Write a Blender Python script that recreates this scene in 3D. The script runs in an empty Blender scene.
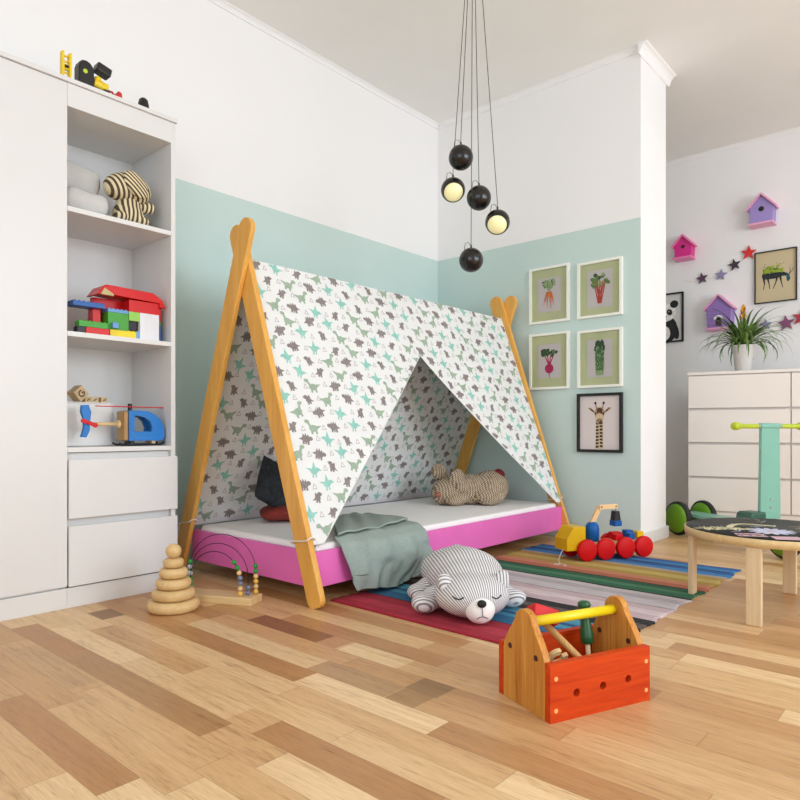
import bpy, bmesh, math, random
from mathutils import Vector, Matrix, Euler
random.seed(7)
PI = math.pi
SC = bpy.context.scene
COL = SC.collection
R = math.radians

# ------------------------------------------------------------------ helpers
def lin(c):
    return tuple(((x/255.0)/12.92 if x/255.0 <= 0.04045 else ((x/255.0+0.055)/1.055)**2.4) for x in c)

class NT:
    """small node-tree builder"""
    def __init__(self, name, rough=0.5):
        self.m = bpy.data.materials.new(name); self.m.use_nodes = True
        self.t = self.m.node_tree; self.n = self.t.nodes; self.l = self.t.links
        self.b = self.n['Principled BSDF']; self.b.inputs['Roughness'].default_value = rough
    def add(self, kind, **kw):
        nd = self.n.new(kind)
        for k, v in kw.items(): setattr(nd, k, v)
        return nd
    def put(self, val, sock):
        if hasattr(val, 'is_output'): self.l.new(val, sock)
        else: sock.default_value = val
    def math(self, op, a, b=0.0, c=None):
        nd = self.add('ShaderNodeMath', operation=op)
        self.put(a, nd.inputs[0]); self.put(b, nd.inputs[1])
        if c is not None: self.put(c, nd.inputs[2])
        return nd.outputs[0]
    def coord(self, which='Object'):
        return self.add('ShaderNodeTexCoord').outputs[which]
    def mapping(self, vec, scale=(1,1,1), rot=(0,0,0), loc=(0,0,0)):
        nd = self.add('ShaderNodeMapping'); self.l.new(vec, nd.inputs['Vector'])
        nd.inputs['Scale'].default_value = scale; nd.inputs['Rotation'].default_value = rot
        nd.inputs['Location'].default_value = loc
        return nd.outputs[0]
    def sep(self, vec):
        nd = self.add('ShaderNodeSeparateXYZ'); self.l.new(vec, nd.inputs[0]); return nd.outputs
    def comb(self, x, y, z):
        nd = self.add('ShaderNodeCombineXYZ')
        for i, v in enumerate((x, y, z)): self.put(v, nd.inputs[i])
        return nd.outputs[0]
    def noise(self, vec, scale, detail=4, rough=0.55, dist=0.0):
        nd = self.add('ShaderNodeTexNoise'); self.l.new(vec, nd.inputs['Vector'])
        nd.inputs['Scale'].default_value = scale; nd.inputs['Detail'].default_value = detail
        nd.inputs['Roughness'].default_value = rough; nd.inputs['Distortion'].default_value = dist
        return nd.outputs['Fac']
    def white(self, vec):
        nd = self.add('ShaderNodeTexWhiteNoise', noise_dimensions='3D'); self.l.new(vec, nd.inputs['Vector'])
        return nd.outputs['Value']
    def ramp(self, fac, stops, interp='LINEAR'):
        nd = self.add('ShaderNodeValToRGB'); self.l.new(fac, nd.inputs[0])
        cr = nd.color_ramp; cr.interpolation = interp
        while len(cr.elements) < len(stops): cr.elements.new(0.5)
        for e, (p, c) in zip(cr.elements, stops):
            e.position = p; e.color = (*lin(c), 1)
        return nd.outputs['Color']
    def mix(self, fac, a, b, blend='MIX'):
        nd = self.add('ShaderNodeMix', data_type='RGBA', blend_type=blend)
        self.put(fac, nd.inputs[0])
        for s, v in ((nd.inputs[6], a), (nd.inputs[7], b)):
            if hasattr(v, 'is_output'): self.l.new(v, s)
            else: s.default_value = (*lin(v), 1)
        return nd.outputs[2]
    def color(self, v):
        if hasattr(v, 'is_output'): self.l.new(v, self.b.inputs['Base Color'])
        else: self.b.inputs['Base Color'].default_value = (*lin(v), 1)
    def bump(self, h, strength=0.2, dist=0.002):
        nd = self.add('ShaderNodeBump'); nd.inputs['Strength'].default_value = strength
        nd.inputs['Distance'].default_value = dist
        self.l.new(h, nd.inputs['Height']); self.l.new(nd.outputs[0], self.b.inputs['Normal'])
        return self

def plain(name, c, rough=0.5, var=0.04, scale=6.0, bump=0.0, metal=0.0):
    """a procedural near-uniform surface: gentle noise in the colour, optional bump"""
    k = NT(name, rough); v = k.coord()
    f = k.noise(v, scale, 3)
    lo = tuple(max(0, x*(1-var)) for x in c); hi = tuple(min(255, x*(1+var)) for x in c)
    k.color(k.ramp(f, [(0.3, lo), (0.7, hi)]))
    k.b.inputs['Metallic'].default_value = metal
    if bump: k.bump(k.noise(v, scale*25, 2), bump, 0.001)
    return k.m

def wood(name, c1, c2, axis='x', scale=14.0, rough=0.42, stretch=0.07):
    k = NT(name, rough); v = k.coord()
    s = {'x': (stretch, 1, 1), 'y': (1, stretch, 1), 'z': (1, 1, stretch)}[axis]
    mv = k.mapping(v, tuple(q*scale for q in s))
    n1 = k.noise(mv, 1.6, 5, 0.6, 1.2); n2 = k.noise(mv, 9.0, 3, 0.6)
    f = k.math('MULTIPLY_ADD', n2, 0.35, k.math('MULTIPLY', n1, 0.75))
    k.color(k.ramp(f, [(0.32, c1), (0.68, c2)]))
    k.bump(n2, 0.08, 0.001)
    return k.m

def fabric(name, c, rough=0.9, scale=220, var=0.08, bump=0.25):
    k = NT(name, rough); v = k.coord()
    f = k.noise(v, scale, 2); g = k.noise(v, 9, 3)
    lo = tuple(x*(1-var) for x in c); hi = tuple(min(255, x*(1+var)) for x in c)
    k.color(k.ramp(k.math('ADD', k.math('MULTIPLY', f, .5), k.math('MULTIPLY', g, .5)), [(0.35, lo), (0.65, hi)]))
    k.bump(f, bump, 0.0015)
    return k.m

class MB:
    """collects shapes, builds ONE mesh object"""
    def __init__(self): self.v = []; self.f = []
    def poly(self, pts, mi=0, sm=False):
        b = len(self.v); self.v += [tuple(p) for p in pts]
        self.f.append((tuple(range(b, b+len(pts))), mi, sm))
    def box(self, a, b, mi=0, M=None):
        x0, y0, z0 = a; x1, y1, z1 = b
        p = [Vector(q) for q in ((x0,y0,z0),(x1,y0,z0),(x1,y1,z0),(x0,y1,z0),(x0,y0,z1),(x1,y0,z1),(x1,y1,z1),(x0,y1,z1))]
        if M is not None: p = [M @ q for q in p]
        i = len(self.v); self.v += [tuple(q) for q in p]
        for f in ((0,3,2,1),(4,5,6,7),(0,1,5,4),(1,2,6,5),(2,3,7,6),(3,0,4,7)):
            self.f.append((tuple(i+j for j in f), mi, False))
        return self
    def prism(self, pts, d0, d1, M=None, mi=0, sm=False):
        """2-D outline (counter-clockwise) in local xz, extruded along y from d0 to d1"""
        n = len(pts); i = len(self.v)
        A = [Vector((x, d0, z)) for x, z in pts] + [Vector((x, d1, z)) for x, z in pts]
        if M is not None: A = [M @ q for q in A]
        self.v += [tuple(q) for q in A]
        self.f.append((tuple(i+j for j in range(n)), mi, False))
        self.f.append((tuple(i+n+j for j in reversed(range(n))), mi, False))
        for j in range(n):
            k = (j+1) % n
            self.f.append(((i+k, i+j, i+n+j, i+n+k), mi, sm))
        return self
    def grid(self, P, nu, nv, mi=0, sm=True, closeu=False):
        i = len(self.v)
        for a in range(nu):
            for b in range(nv): self.v.append(tuple(P(a, b)))
        for a in range(nu if closeu else nu-1):
            for b in range(nv-1):
                c = (a+1) % nu
                self.f.append(((i+a*nv+b, i+c*nv+b, i+c*nv+b+1, i+a*nv+b+1), mi, sm))
        return self
    def lathe(self, prof, n=32, M=None, mi=0, cap=True):
        """profile of (radius, z) turned about local z"""
        i = len(self.v); m = len(prof)
        for k in range(n):
            a = 2*PI*k/n
            for r, z in prof:
                q = Vector((r*math.cos(a), r*math.sin(a), z))
                self.v.append(tuple(M @ q if M is not None else q))
        for k in range(n):
            c = (k+1) % n
            for j in range(m-1):
                self.f.append(((i+k*m+j, i+c*m+j, i+c*m+j+1, i+k*m+j+1), mi, True))
        if cap:
            if prof[0][0] > 1e-6: self.f.append((tuple(i+k*m for k in reversed(range(n))), mi, False))
            if prof[-1][0] > 1e-6: self.f.append((tuple(i+k*m+m-1 for k in range(n)), mi, False))
        return self
    def cyl(self, p0, p1, r0, r1=None, n=20, mi=0):
        p0 = Vector(p0); p1 = Vector(p1); d = p1-p0
        M = Matrix.Translation(p0) @ d.to_track_quat('Z', 'Y').to_matrix().to_4x4()
        return self.lathe([(r0, 0), (r0 if r1 is None else r1, d.length)], n, M, mi)
    def ell(self, c, r, rot=(0,0,0), nu=28, nv=16, mi=0):
        M = Matrix.Translation(Vector(c)) @ Euler(rot).to_matrix().to_4x4() @ Matrix.Diagonal((*r, 1))
        return self.lathe([(math.sin(PI*j/nv), -math.cos(PI*j/nv)) for j in range(nv+1)], nu, M, mi, False)
    def torus(self, c, Rr, r, M=None, nu=36, nv=12, mi=0):
        def P(a, b):
            A = 2*PI*a/nu; B = 2*PI*b/(nv-1)
            q = Vector(((Rr+r*math.cos(B))*math.cos(A), (Rr+r*math.cos(B))*math.sin(A), r*math.sin(B)))
            if M is not None: q = M @ q
            return q+Vector(c)
        return self.grid(P, nu, nv, mi, True, True)
    def tube(self, pts, r, n=10, mi=0):
        pts = [Vector(p) for p in pts]; m = len(pts); i = len(self.v)
        rr = r if isinstance(r, (list, tuple)) else [r]*m
        up = Vector((0.123, 0.456, 0.88)).normalized()
        for k, p in enumerate(pts):
            t = (pts[min(k+1, m-1)]-pts[max(k-1, 0)]).normalized()
            a = t.cross(up)
            if a.length < 1e-4: a = t.cross(Vector((1,0,0)))
            a.normalize(); b = t.cross(a)
            for j in range(n):
                w = 2*PI*j/n
                self.v.append(tuple(p+(a*math.cos(w)+b*math.sin(w))*rr[k]))
        for k in range(m-1):
            for j in range(n):
                q = (j+1) % n
                self.f.append(((i+k*n+j, i+k*n+q, i+(k+1)*n+q, i+(k+1)*n+j), mi, True))
        self.f.append((tuple(i+j for j in reversed(range(n))), mi, False))
        self.f.append((tuple(i+(m-1)*n+j for j in range(n)), mi, False))
        return self
    def mesh(self, name, mats):
        me = bpy.data.meshes.new(name)
        me.from_pydata(self.v, [], [f[0] for f in self.f])
        for m in mats: me.materials.append(m)
        for p, f in zip(me.polygons, self.f): p.material_index = f[1]; p.use_smooth = f[2]
        me.update()
        return me
    def build(self, name, mats, parent=None, bevel=0.0, seg=2, recalc=True, sharp=None, loc=None, rot=None):
        if not isinstance(mats, (list, tuple)): mats = [mats]
        me = self.mesh(name, mats)
        if recalc:
            bm = bmesh.new(); bm.from_mesh(me); bmesh.ops.recalc_face_normals(bm, faces=bm.faces[:]); bm.to_mesh(me); bm.free()
        o = bpy.data.objects.new(name, me); COL.objects.link(o)
        if parent is not None: o.parent = parent
        if loc is not None: o.location = loc
        if rot is not None: o.rotation_euler = rot
        if bevel:
            md = o.modifiers.new('Bevel', 'BEVEL'); md.width = bevel; md.segments = seg
            md.limit_method = 'ANGLE'; md.angle_limit = R(40)
        if sharp: me.set_sharp_from_angle(angle=R(sharp))
        return o

def blob(name, parts, mat, parent, voxel=0.008, smooth=8):
    """one continuous soft body grown from overlapping ellipsoids"""
    m = MB()
    for c, r, rot in parts: m.ell(c, r, rot, 24, 14)
    o = m.build(name, mat, parent)
    md = o.modifiers.new('r', 'REMESH'); md.mode = 'VOXEL'; md.voxel_size = voxel
    sm = o.modifiers.new('s', 'SMOOTH'); sm.iterations = smooth; sm.factor = 0.5
    dg = bpy.context.evaluated_depsgraph_get()
    me = bpy.data.meshes.new_from_object(o.evaluated_get(dg))
    o.modifiers.clear(); o.data = me; me.name = name
    me.materials.clear(); me.materials.append(mat)
    for p in me.polygons: p.use_smooth = True; p.material_index = 0
    return o

def tag(o, label, cat, group=None, kind=None):
    o['label'] = label; o['category'] = cat
    if group: o['group'] = group
    if kind: o['kind'] = kind
    return o
def thing(name, label, cat, loc=(0,0,0), rz=0.0, group=None):
    o = bpy.data.objects.new(name, None); COL.objects.link(o)
    o.empty_display_size = 0.05; o.location = loc; o.rotation_euler = (0, 0, rz)
    return tag(o, label, cat, group)
def struct(o): o['kind'] = 'structure'; return o

def pillow(w, d, t, n=22, wr=0.004, seed=1, ex=2.6):
    """a stuffed cushion lying in xy, w x d, thickness t, base at z = 0"""
    rnd = random.Random(seed); ph = [rnd.uniform(0, 6) for _ in range(6)]
    m = MB()
    def P(sgn):
        def f(a, b):
            u = -1+2*a/(n-1); v = -1+2*b/(n-1)
            e = max(0.0, (1-abs(u)**ex)*(1-abs(v)**ex))**0.5
            pin = 1-0.07*(abs(u*v))**2+0.0
            x = u*w/2*(1-0.06*(1-v*v))*pin; y = v*d/2*(1-0.06*(1-u*u))*pin
            z = t/2+sgn*t/2*e+wr*math.sin(5*u+ph[0]+2*v)*math.sin(4*v+ph[1])*e
            return (x, y, z)
        return f
    m.grid(P(1), n, n); m.grid(P(-1), n, n)
    return m

def weld(o, d=0.0002):
    bm = bmesh.new(); bm.from_mesh(o.data); bmesh.ops.remove_doubles(bm, verts=bm.verts[:], dist=d)
    bmesh.ops.recalc_face_normals(bm, faces=bm.faces[:]); bm.to_mesh(o.data); bm.free(); return o

# 2-D outline helpers for flat art
def el(cx, cy, rx, ry, rot=0.0, n=14):
    c, s = math.cos(rot), math.sin(rot); out = []
    for k in range(n):
        a = 2*PI*k/n; x = rx*math.cos(a); y = ry*math.sin(a)
        out.append((cx+x*c-y*s, cy+x*s+y*c))
    return out
def bar(x0, y0, x1, y1, w0, w1=None):
    w1 = w0 if w1 is None else w1
    d = math.hypot(x1-x0, y1-y0) or 1; nx, ny = -(y1-y0)/d/2, (x1-x0)/d/2
    return [(x0-nx*w0, y0-ny*w0), (x1-nx*w1, y1-ny*w1), (x1+nx*w1, y1+ny*w1), (x0+nx*w0, y0+ny*w0)]
def tri(*p): return list(p)
def star(cx, cy, r0, r1, rot=PI/2, n=5):
    return [((r0 if k % 2 == 0 else r1)*math.cos(rot+PI*k/n)+cx, (r0 if k % 2 == 0 else r1)*math.sin(rot+PI*k/n)+cy) for k in range(2*n)]

# ------------------------------------------------------------------ materials
WHITE = plain('white_wall_paint', (241, 240, 240), 0.75, 0.006, 3, 0.03)
CEIL = plain('ceiling_paint', (242, 241, 238), 0.85, 0.006, 3)
LACQ = plain('white_lacquer', (222, 222, 221), 0.38, 0.006, 2)
LACQ2 = plain('warm_white_lacquer', (232, 224, 217), 0.42, 0.006, 2)
BLACK = plain('black_lacquer', (14, 14, 14), 0.35, 0.1)
PINK = plain('pink_lacquer', (228, 112, 186), 0.4, 0.02)
POLE = wood('varnished_pine', (214, 152, 62), (234, 178, 88), 'z', 10, 0.4)
BEECH = wood('beech', (204, 172, 118), (226, 198, 146), 'x', 16, 0.45)
BEECHZ = wood('birch_leg', (202, 174, 134), (224, 200, 162), 'z', 16, 0.45)

def two_tone():
    k = NT('mint_and_white_wall_paint', 0.7)
    z = k.sep(k.add('ShaderNodeNewGeometry').outputs['Position'])[2]
    f = k.math('GREATER_THAN', z, 1.815)
    v = k.coord()
    mint = k.ramp(k.noise(v, 2.5, 3), [(0.3, (195, 216, 212)), (0.7, (199, 219, 215))])
    k.color(k.mix(f, mint, (241, 240, 240)))
    k.bump(k.noise(v, 160, 2), 0.03, 0.001)
    return k.m
MINT = two_tone()

def parquet():
    k = NT('oak_strip_parquet', 0.36)
    p = k.sep(k.add('ShaderNodeNewGeometry').outputs['Position'])
    W = 0.08
    xs = k.math('DIVIDE', k.math('SUBTRACT', p[0], 0.022), W)
    i = k.math('FLOOR', xs)
    r1 = k.white(k.comb(i, 3.7, 1.0))
    ln = k.math('MULTIPLY_ADD', r1, 0.28, 0.42)
    off = k.math('MULTIPLY', k.white(k.comb(i, 9.1, 5.0)), 3.0)
    ys = k.math('ADD', k.math('DIVIDE', p[1], ln), off)
    j = k.math('FLOOR', ys)
    rc = k.white(k.comb(i, j, 2.0)); rd = k.white(k.comb(i, j, 7.0))
    base = k.ramp(rc, [(0.0, (181, 132, 84)), (0.07, (192, 145, 96)), (0.22, (202, 159, 110)), (0.5, (212, 171, 122)),
                       (0.75, (220, 183, 134)), (0.92, (232, 199, 152)), (1.0, (240, 209, 164))])
    # boards whose tone and joints stand out near the camera: strip number, where the board starts and ends
    any_ = None
    for n_, (bi, y0, y1, c) in enumerate(((9, 1.21, 1.93, (179, 137, 90)), (10, 1.757, 2.22, (234, 202, 156)), (10, 1.24, 1.753, (224, 189, 141)), (12, 2.2, 2.32, (147, 111, 74)),
            (14, 1.342, 1.95, (225, 194, 148)), (13, 1.295, 1.585, (183, 135, 84)), (16, 1.485, 1.835, (143, 101, 59)), (14, 1.06, 1.338, (187, 150, 107)), (16, 1.16, 1.39, (234, 203, 155)),
            (15, .96, 1.06, (158, 124, 84)), (14, .965, 1.056, (175, 137, 94)), (24, .2, .67, (194, 150, 105)), (19, .22, .57, (200, 155, 106)), (8, 1.67, 2.1, (200, 161, 115)))):
        mk = k.math('MULTIPLY', k.math('COMPARE', i, float(bi), 0.1), k.math('COMPARE', p[1], (y0+y1)/2, (y1-y0)/2))
        base = k.mix(mk, base, c)
        any_ = mk if any_ is None else k.math('MAXIMUM', any_, mk)
    # grain, stretched along the board, shifted per board
    gv = k.comb(k.math('MULTIPLY_ADD', rd, 37.0, k.math('MULTIPLY', p[0], 34.0)),
                k.math('MULTIPLY_ADD', rc, 11.0, k.math('MULTIPLY', p[1], 1.9)), k.math('MULTIPLY', rd, 20.0))
    g1 = k.noise(gv, 1.0, 5, 0.62, 1.6)
    gv2 = k.comb(k.math('MULTIPLY', p[0], 300.0), k.math('MULTIPLY', p[1], 22.0), k.math('MULTIPLY', rc, 40.0))
    g2 = k.noise(gv2, 1.0, 2, 0.6)
    gs = k.math('MULTIPLY_ADD', g2, 0.55, k.math('MULTIPLY', g1, 0.72))
    gc = k.ramp(gs, [(0.38, (178, 156, 136)), (0.58, (238, 230, 222)), (0.78, (255, 255, 255))])
    col = k.mix(0.85, base, gc, 'MULTIPLY')
    fx = k.math('FRACT', xs); fy = k.math('FRACT', ys)
    ex = k.math('LESS_THAN', k.math('ABSOLUTE', k.math('SUBTRACT', fx, 0.5)), 0.489)
    ey = k.math('LESS_THAN', k.math('ABSOLUTE', k.math('SUBTRACT', fy, 0.5)), 0.4975)
    e = k.math('MULTIPLY', ex, k.math('MAXIMUM', ey, any_))
    seam = k.math('MULTIPLY_ADD', e, 0.22, 0.78)
    col = k.mix(1.0, col, k.comb(seam, seam, seam), 'MULTIPLY')
    k.color(col)
    k.l.new(k.math('MULTIPLY_ADD', gs, 0.2, 0.27), k.b.inputs['Roughness'])
    k.bump(k.math('ADD', k.math('MULTIPLY', gs, 0.3), e), 0.12, 0.001)
    return k.m
FLOOR = parquet()

# ------------------------------------------------------------------ the room
XB, YA, H = 3.569, 2.789, 2.757         # mint end wall, long mint wall, ceiling height
XF, XR, YF = 5.27, -1.5, -2.7           # far wall beyond the pier, wall behind the camera, window wall
T = 0.12
struct(MB().box((XR-T, YF-T, -0.12), (XF+T, YA+T, 0.0)).build('floor', FLOOR))
struct(MB().box((XR-T, YF-T, H), (XF+T, YA+T, H+0.12)).build('ceiling', CEIL))
# long wall behind the bed: mint to 1.815 m, white above
m = MB(); m.box((XR-T, YA, 0), (XF+T, YA+T, H), 0)
struct(m.build('wall_left', MINT))
# end wall with its white pier end
m = MB(); m.box((XB, 1.372, 0), (3.962, YA, H), 1)
for k_, f in enumerate(m.f):
    ids = f[0]
    if all(abs(m.v[i][0]-XB) < 1e-6 for i in ids): m.f[k_] = (ids, 0, False)
struct(m.build('wall_right', [MINT, WHITE]))
struct(MB().box((XF, YF-T, 0), (XF+T, YA, H)).build('wall_far', WHITE))
# window wall and the wall behind the camera, with their openings; the rear one is added for fill light
def pierced(name, along, a0, a1, at, wins):
    m = MB()
    def bx(p0, p1, z0, z1):
        if along == 'x': m.box((p0, at-T, z0), (p1, at, z1))
        else: m.box((at-T, p0, z0), (at, p1, z1))
    cur = a0
    for (w0, w1, z0, z1) in wins:
        bx(cur, w0, 0, H); bx(w0, w1, 0, z0); bx(w0, w1, z1, H); cur = w1
    bx(cur, a1, 0, H)
    return struct(m.build(name, WHITE))
WX = [(0.75, 2.6, 0.45, 2.45), (2.8, 3.9, 0.45, 2.45)]
WY = [(-2.0, 1.2, 0.5, 2.4)]
pierced('wall_front', 'x', XR-T, XF+T, YF, WX)
pierced('wall_rear', 'y', YF, YA, XR, WY)
for n_, (w0, w1, z0, z1) in enumerate(WX, 1):
    m = MB(); f = 0.05; y0, y1 = YF-0.09, YF-0.03
    m.box((w0, y0, z0), (w0+f, y1, z1)); m.box((w1-f, y0, z0), (w1, y1, z1))
    m.box((w0+f, y0, z0), (w1-f, y1, z0+f)); m.box((w0+f, y0, z1-f), (w1-f, y1, z1))
    m.box(((w0+w1)/2-.025, y0, z0+f), ((w0+w1)/2+.025, y1, z1-f))
    struct(m.build('window_%d' % n_, LACQ))
w0, w1, z0, z1 = WY[0]; m = MB(); x0, x1 = XR-0.09, XR-0.03; f = 0.05
m.box((x0, w0, z0), (x1, w0+f, z1)); m.box((x0, w1-f, z0), (x1, w1, z1))
m.box((x0, w0+f, z0), (x1, w1-f, z0+f)); m.box((x0, w0+f, z1-f), (x1, w1-f, z1))
struct(m.build('window_3', LACQ))  # unseen rear window frame, added to go with the fill light
# cornice (small cove) and skirting
def cove(name, p0, p1, nrm, s=0.045):
    p0 = Vector(p0); p1 = Vector(p1); n = Vector(nrm); m = MB()
    prof = [(0, 0), (s*0.82, 0)] + [(s*(1-0.82*math.sin(a))*0.82, -s*(1-math.cos(a))-0.004) for a in (0.1, .5, .9, 1.25)] + [(0.006, -s*0.95), (0, -s*0.95)]
    i = len(m.v)
    for p in (p0, p1):
        for a, b in prof: m.v.append(tuple(p+n*a+Vector((0, 0, b))))
    k = len(prof)
    for j in range(k): m.f.append(((j, (j+1) % k, k+(j+1) % k, k+j), 0, False))
    m.f.append((tuple(range(k)), 0, False)); m.f.append((tuple(range(2*k-1, k-1, -1)), 0, False))
    return struct(m.build(name, WHITE))
cove('trim_1', (XR, YA, H), (XB, YA, H), (0, -1, 0), 0.03)
cove('trim_2', (XB, YA-0.02, H), (XB, 1.372, H), (-1, 0, 0), 0.032)
cove('trim_3', (XB-0.04, 1.372, H), (3.962+0.04, 1.372, H), (0, -1, 0), 0.06)
cove('trim_4', (XF, YA, H), (XF, YF, H), (-1, 0, 0), 0.03)
m = MB(); m.box((XB-0.0, 1.358, 0), (3.976, 1.372, 0.07)); struct(m.build('baseboard_right', LACQ, bevel=0.004))
struct(MB().box((XF-0.014, YF, 0), (XF, YA, 0.07)).build('baseboard_far', LACQ, bevel=0.004))

# ------------------------------------------------------------------ wardrobe and bookcase against the long wall
YC = 2.432; YB_ = 2.775
wd = thing('wardrobe', 'tall white wardrobe with one plain door at the left edge of the room', 'wardrobe', (0.47, YC, 0))
def L(x): return x-0.47
m = MB(); m.box((L(0.0), 0.018, 0.0), (L(0.939), YB_-YC, 1.885)); m.build('body', LACQ, wd, 0.001)
m = MB(); m.box((L(0.0), 0.004, 0.0), (L(0.9605), 0.0175, 0.072)); m.build('plinth', LACQ, wd, 0.001)
m = MB(); m.box((L(0.002), 0, 0.079), (L(0.9605), 0.0175, 1.8845)); m.build('door', LACQ, wd, 0.0015)
m = MB(); m.box((L(-0.004), -0.01, 1.886), (L(0.9395), YB_-YC, 1.901)); m.build('top_panel', LACQ, wd, 0.001)
bc = thing('bookcase', 'tall white open shelf unit with two drawers below, next to the wardrobe', 'bookcase', (1.16, YC, 0))
def L(x): return x-1.16
X0, X1 = 0.942, 1.381; XI0, XI1 = 0.961, 1.3625; dpt = YB_-YC
for a, b in ((X0, XI0), (XI1, X1)):
    m = MB(); m.box((L(a), 0 if a > 1 else .0182, 0), (L(b), dpt, 1.885)); m.build('side_panel', LACQ, bc, 0.0008)
m = MB(); m.box((L(XI0), dpt-0.01, 0.08), (L(XI1), dpt, 1.885)); m.build('back_panel', LACQ, bc)
m = MB(); m.box((L(X0-0.002), -0.01, 1.886), (L(1.386), dpt, 1.901)); m.build('top_panel', LACQ, bc, 0.001)
m = MB(); m.box((L(XI0), 0, 1.802), (L(XI1), dpt-0.01, 1.885)); m.build('header', LACQ, bc, 0.0008)
for z in (1.445, 0.996, 0.577):
    m = MB(); m.box((L(XI0), 0.001, z-0.018), (L(XI1), dpt-0.01, z)); m.build('shelf', LACQ, bc, 0.0008)
m = MB(); m.box((L(XI0), 0.004, 0.0), (L(XI1), 0.02, 0.072)); m.build('plinth', LACQ, bc, 0.0008)
m = MB(); m.box((L(XI0), 0.022, 0.08), (L(XI1), 0.034, 0.556)); m.build('drawer_carcass', LACQ, bc)
for z0, z1 in ((0.321, 0.534), (0.078, 0.294)):
    m = MB(); m.box((L(0.9635), -0.009, z0), (L(1.386), 0.0015, z1)); m.build('drawer', LACQ, bc, 0.0015)
# ------------------------------------------------------------------ toys on top of the wardrobe
YEL = plain('yellow_plastic', (236, 204, 28), 0.35, 0.04, 30)
BLK = plain('black_plastic', (22, 22, 22), 0.45, 0.1, 30)
REDP = plain('red_plastic', (206, 30, 34), 0.35, 0.04, 30)
GRNP = plain('lime_plastic', (190, 214, 60), 0.4, 0.04, 30)
t = thing('toy_ladder', 'yellow toy ladder tower standing on the wardrobe top', 'toy', (0.982, 2.50, 1.901))
m = MB(); m.box((-.017, -.012, 0), (-.009, .012, .125)); m.box((.009, -.012, 0), (.017, .012, .125)); m.build('rail', YEL, t, .001)
m = MB()
for q in range(6): m.cyl((-.010, 0, .012+.02*q), (.010, 0, .012+.02*q), .0035, n=10)
m.build('rung', YEL, t)
MB().box((-.010, -.006, .062), (.010, .006, .082)).build('crossbar', YEL, t, .001)
MB().box((-.006, -.0125, .068), (.006, -.0065, .076)).build('plate', BLK, t)
t = thing('toy_digger', 'black and yellow toy digger with a red scoop on the wardrobe top', 'toy vehicle', (1.068, 2.50, 1.901))
Mx = Matrix.Translation((-.042, 0, .056)) @ Matrix.Rotation(R(90), 4, 'X')
m = MB(); m.prism([(-.048, 0), (.008, 0), (.008, .085), (.004, .100), (-.006, .112), (-.020, .117), (-.034, .115), (-.044, .106), (-.048, .09)], -.024, .024); w_ = m.build('engine_housing', BLK, t, .005)
m = MB(); m.cyl((-.026, -.0262, .074), (-.026, -.0235, .074), .008, n=18); m.build('badge', GRNP, w_)
m = MB(); m.box((-.004, -.022, .085), (.052, .022, .118), 0, Matrix.Translation((0, 0, .02)) @ Matrix.Rotation(R(14), 4, 'Y')); m.build('cab', BLK, t, .006)
m = MB(); m.cyl((.012, 0, .055), (.064, 0, .048), .02, n=20); m.cyl((.03, 0, .06), (.03, 0, .082), .012, n=14); m.build('engine', YEL, t, .002)
m = MB(); m.cyl((.052, -.026, .018), (.052, .026, .018), .018, n=20); m.build('front_wheel', BLK, t, .003)
m = MB(); m.box((-.03, -.012, .028), (.07, .012, .046)); m.build('chassis', BLK, t, .002)
m = MB(); m.tube([(.066, 0, .045), (.085, 0, .047), (.098, 0, .034)], .0045); m.prism([(.088, .02), (.118, .016), (.112, .046), (.1, .05), (.092, .034)], -.024, .024); m.build('scoop', REDP, t, .0015)
t = thing('toy_hat', 'small black toy hat at the right end of the bookcase top', 'toy', (1.28, 2.50, 1.901))
m = MB(); m.lathe([(.033, 0), (.033, .005), (.031, .0065)], 26); m.build('brim', BLK, t)
m = MB(); m.lathe([(.024, .006), (.021, .045), (.017, .064), (.01, .071), (0, .073)], 26, None, 0, False); m.build('crown', BLK, t)

# ------------------------------------------------------------------ upper shelf: cushions and striped plush
GREYF = fabric('pale_grey_cushion_cloth', (200, 199, 196), .9, 260, .03)
def lay(m, name, mat, label, cat, loc, rot, group=None):
    o = weld(m.build(name, mat)); o.location = loc; o.rotation_euler = rot
    return tag(o, label, cat, group)
lay(pillow(.168, .25, .092, seed=2, ex=8), 'cushion', GREYF, 'pale grey cushion lying flat on the upper shelf, under the other one', 'cushion', (1.050, 2.585, 1.4465), (0, R(3), 0))
lay(pillow(.160, .19, .120, seed=3, ex=9), 'cushion', GREYF, 'pale grey cushion leaning on top of another behind the striped plush', 'cushion', (1.052, 2.65, 1.546), (R(6), R(10), 0))
def stripes(name, fn, freq, c_lo, c_hi, duty=0.5, warp=0.0, soft=0.08):
    k = NT(name, 0.9); v = k.coord(); s = k.sep(v)
    a = fn(k, s)
    if warp: a = k.math('ADD', a, k.math('MULTIPLY', k.noise(v, 9, 2), warp))
    w = k.math('MULTIPLY_ADD', k.math('SINE', k.math('MULTIPLY', a, freq)), 0.5, 0.5)
    k.color(k.ramp(w, [(duty-soft, c_lo), (duty+soft, c_hi)]))
    k.bump(k.noise(v, 300, 2), 0.2, 0.001)
    return k.m
SZ1 = stripes('striped_plush_straight', lambda k, s: s[0], 2*PI/0.0165, (84, 70, 50), (226, 212, 176), 0.5)
SZ2 = stripes('striped_plush_slanted', lambda k, s: k.math('ADD', k.math('MULTIPLY', s[0], 0.9), k.math('MULTIPLY', s[2], 0.45)), 2*PI/0.0165, (84, 70, 50), (226, 212, 176), 0.5)
SZ3 = stripes('striped_plush_ear', lambda k, s: k.math('ADD', k.math('MULTIPLY', s[0], 0.6), k.math('MULTIPLY', s[2], 0.8)), 2*PI/0.013, (84, 70, 50), (226, 212, 176), 0.5)
t = thing('striped_plush', 'beige and brown striped plush animal sitting on the upper shelf', 'plush toy', (1.225, 2.505, 1.446))
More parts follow.
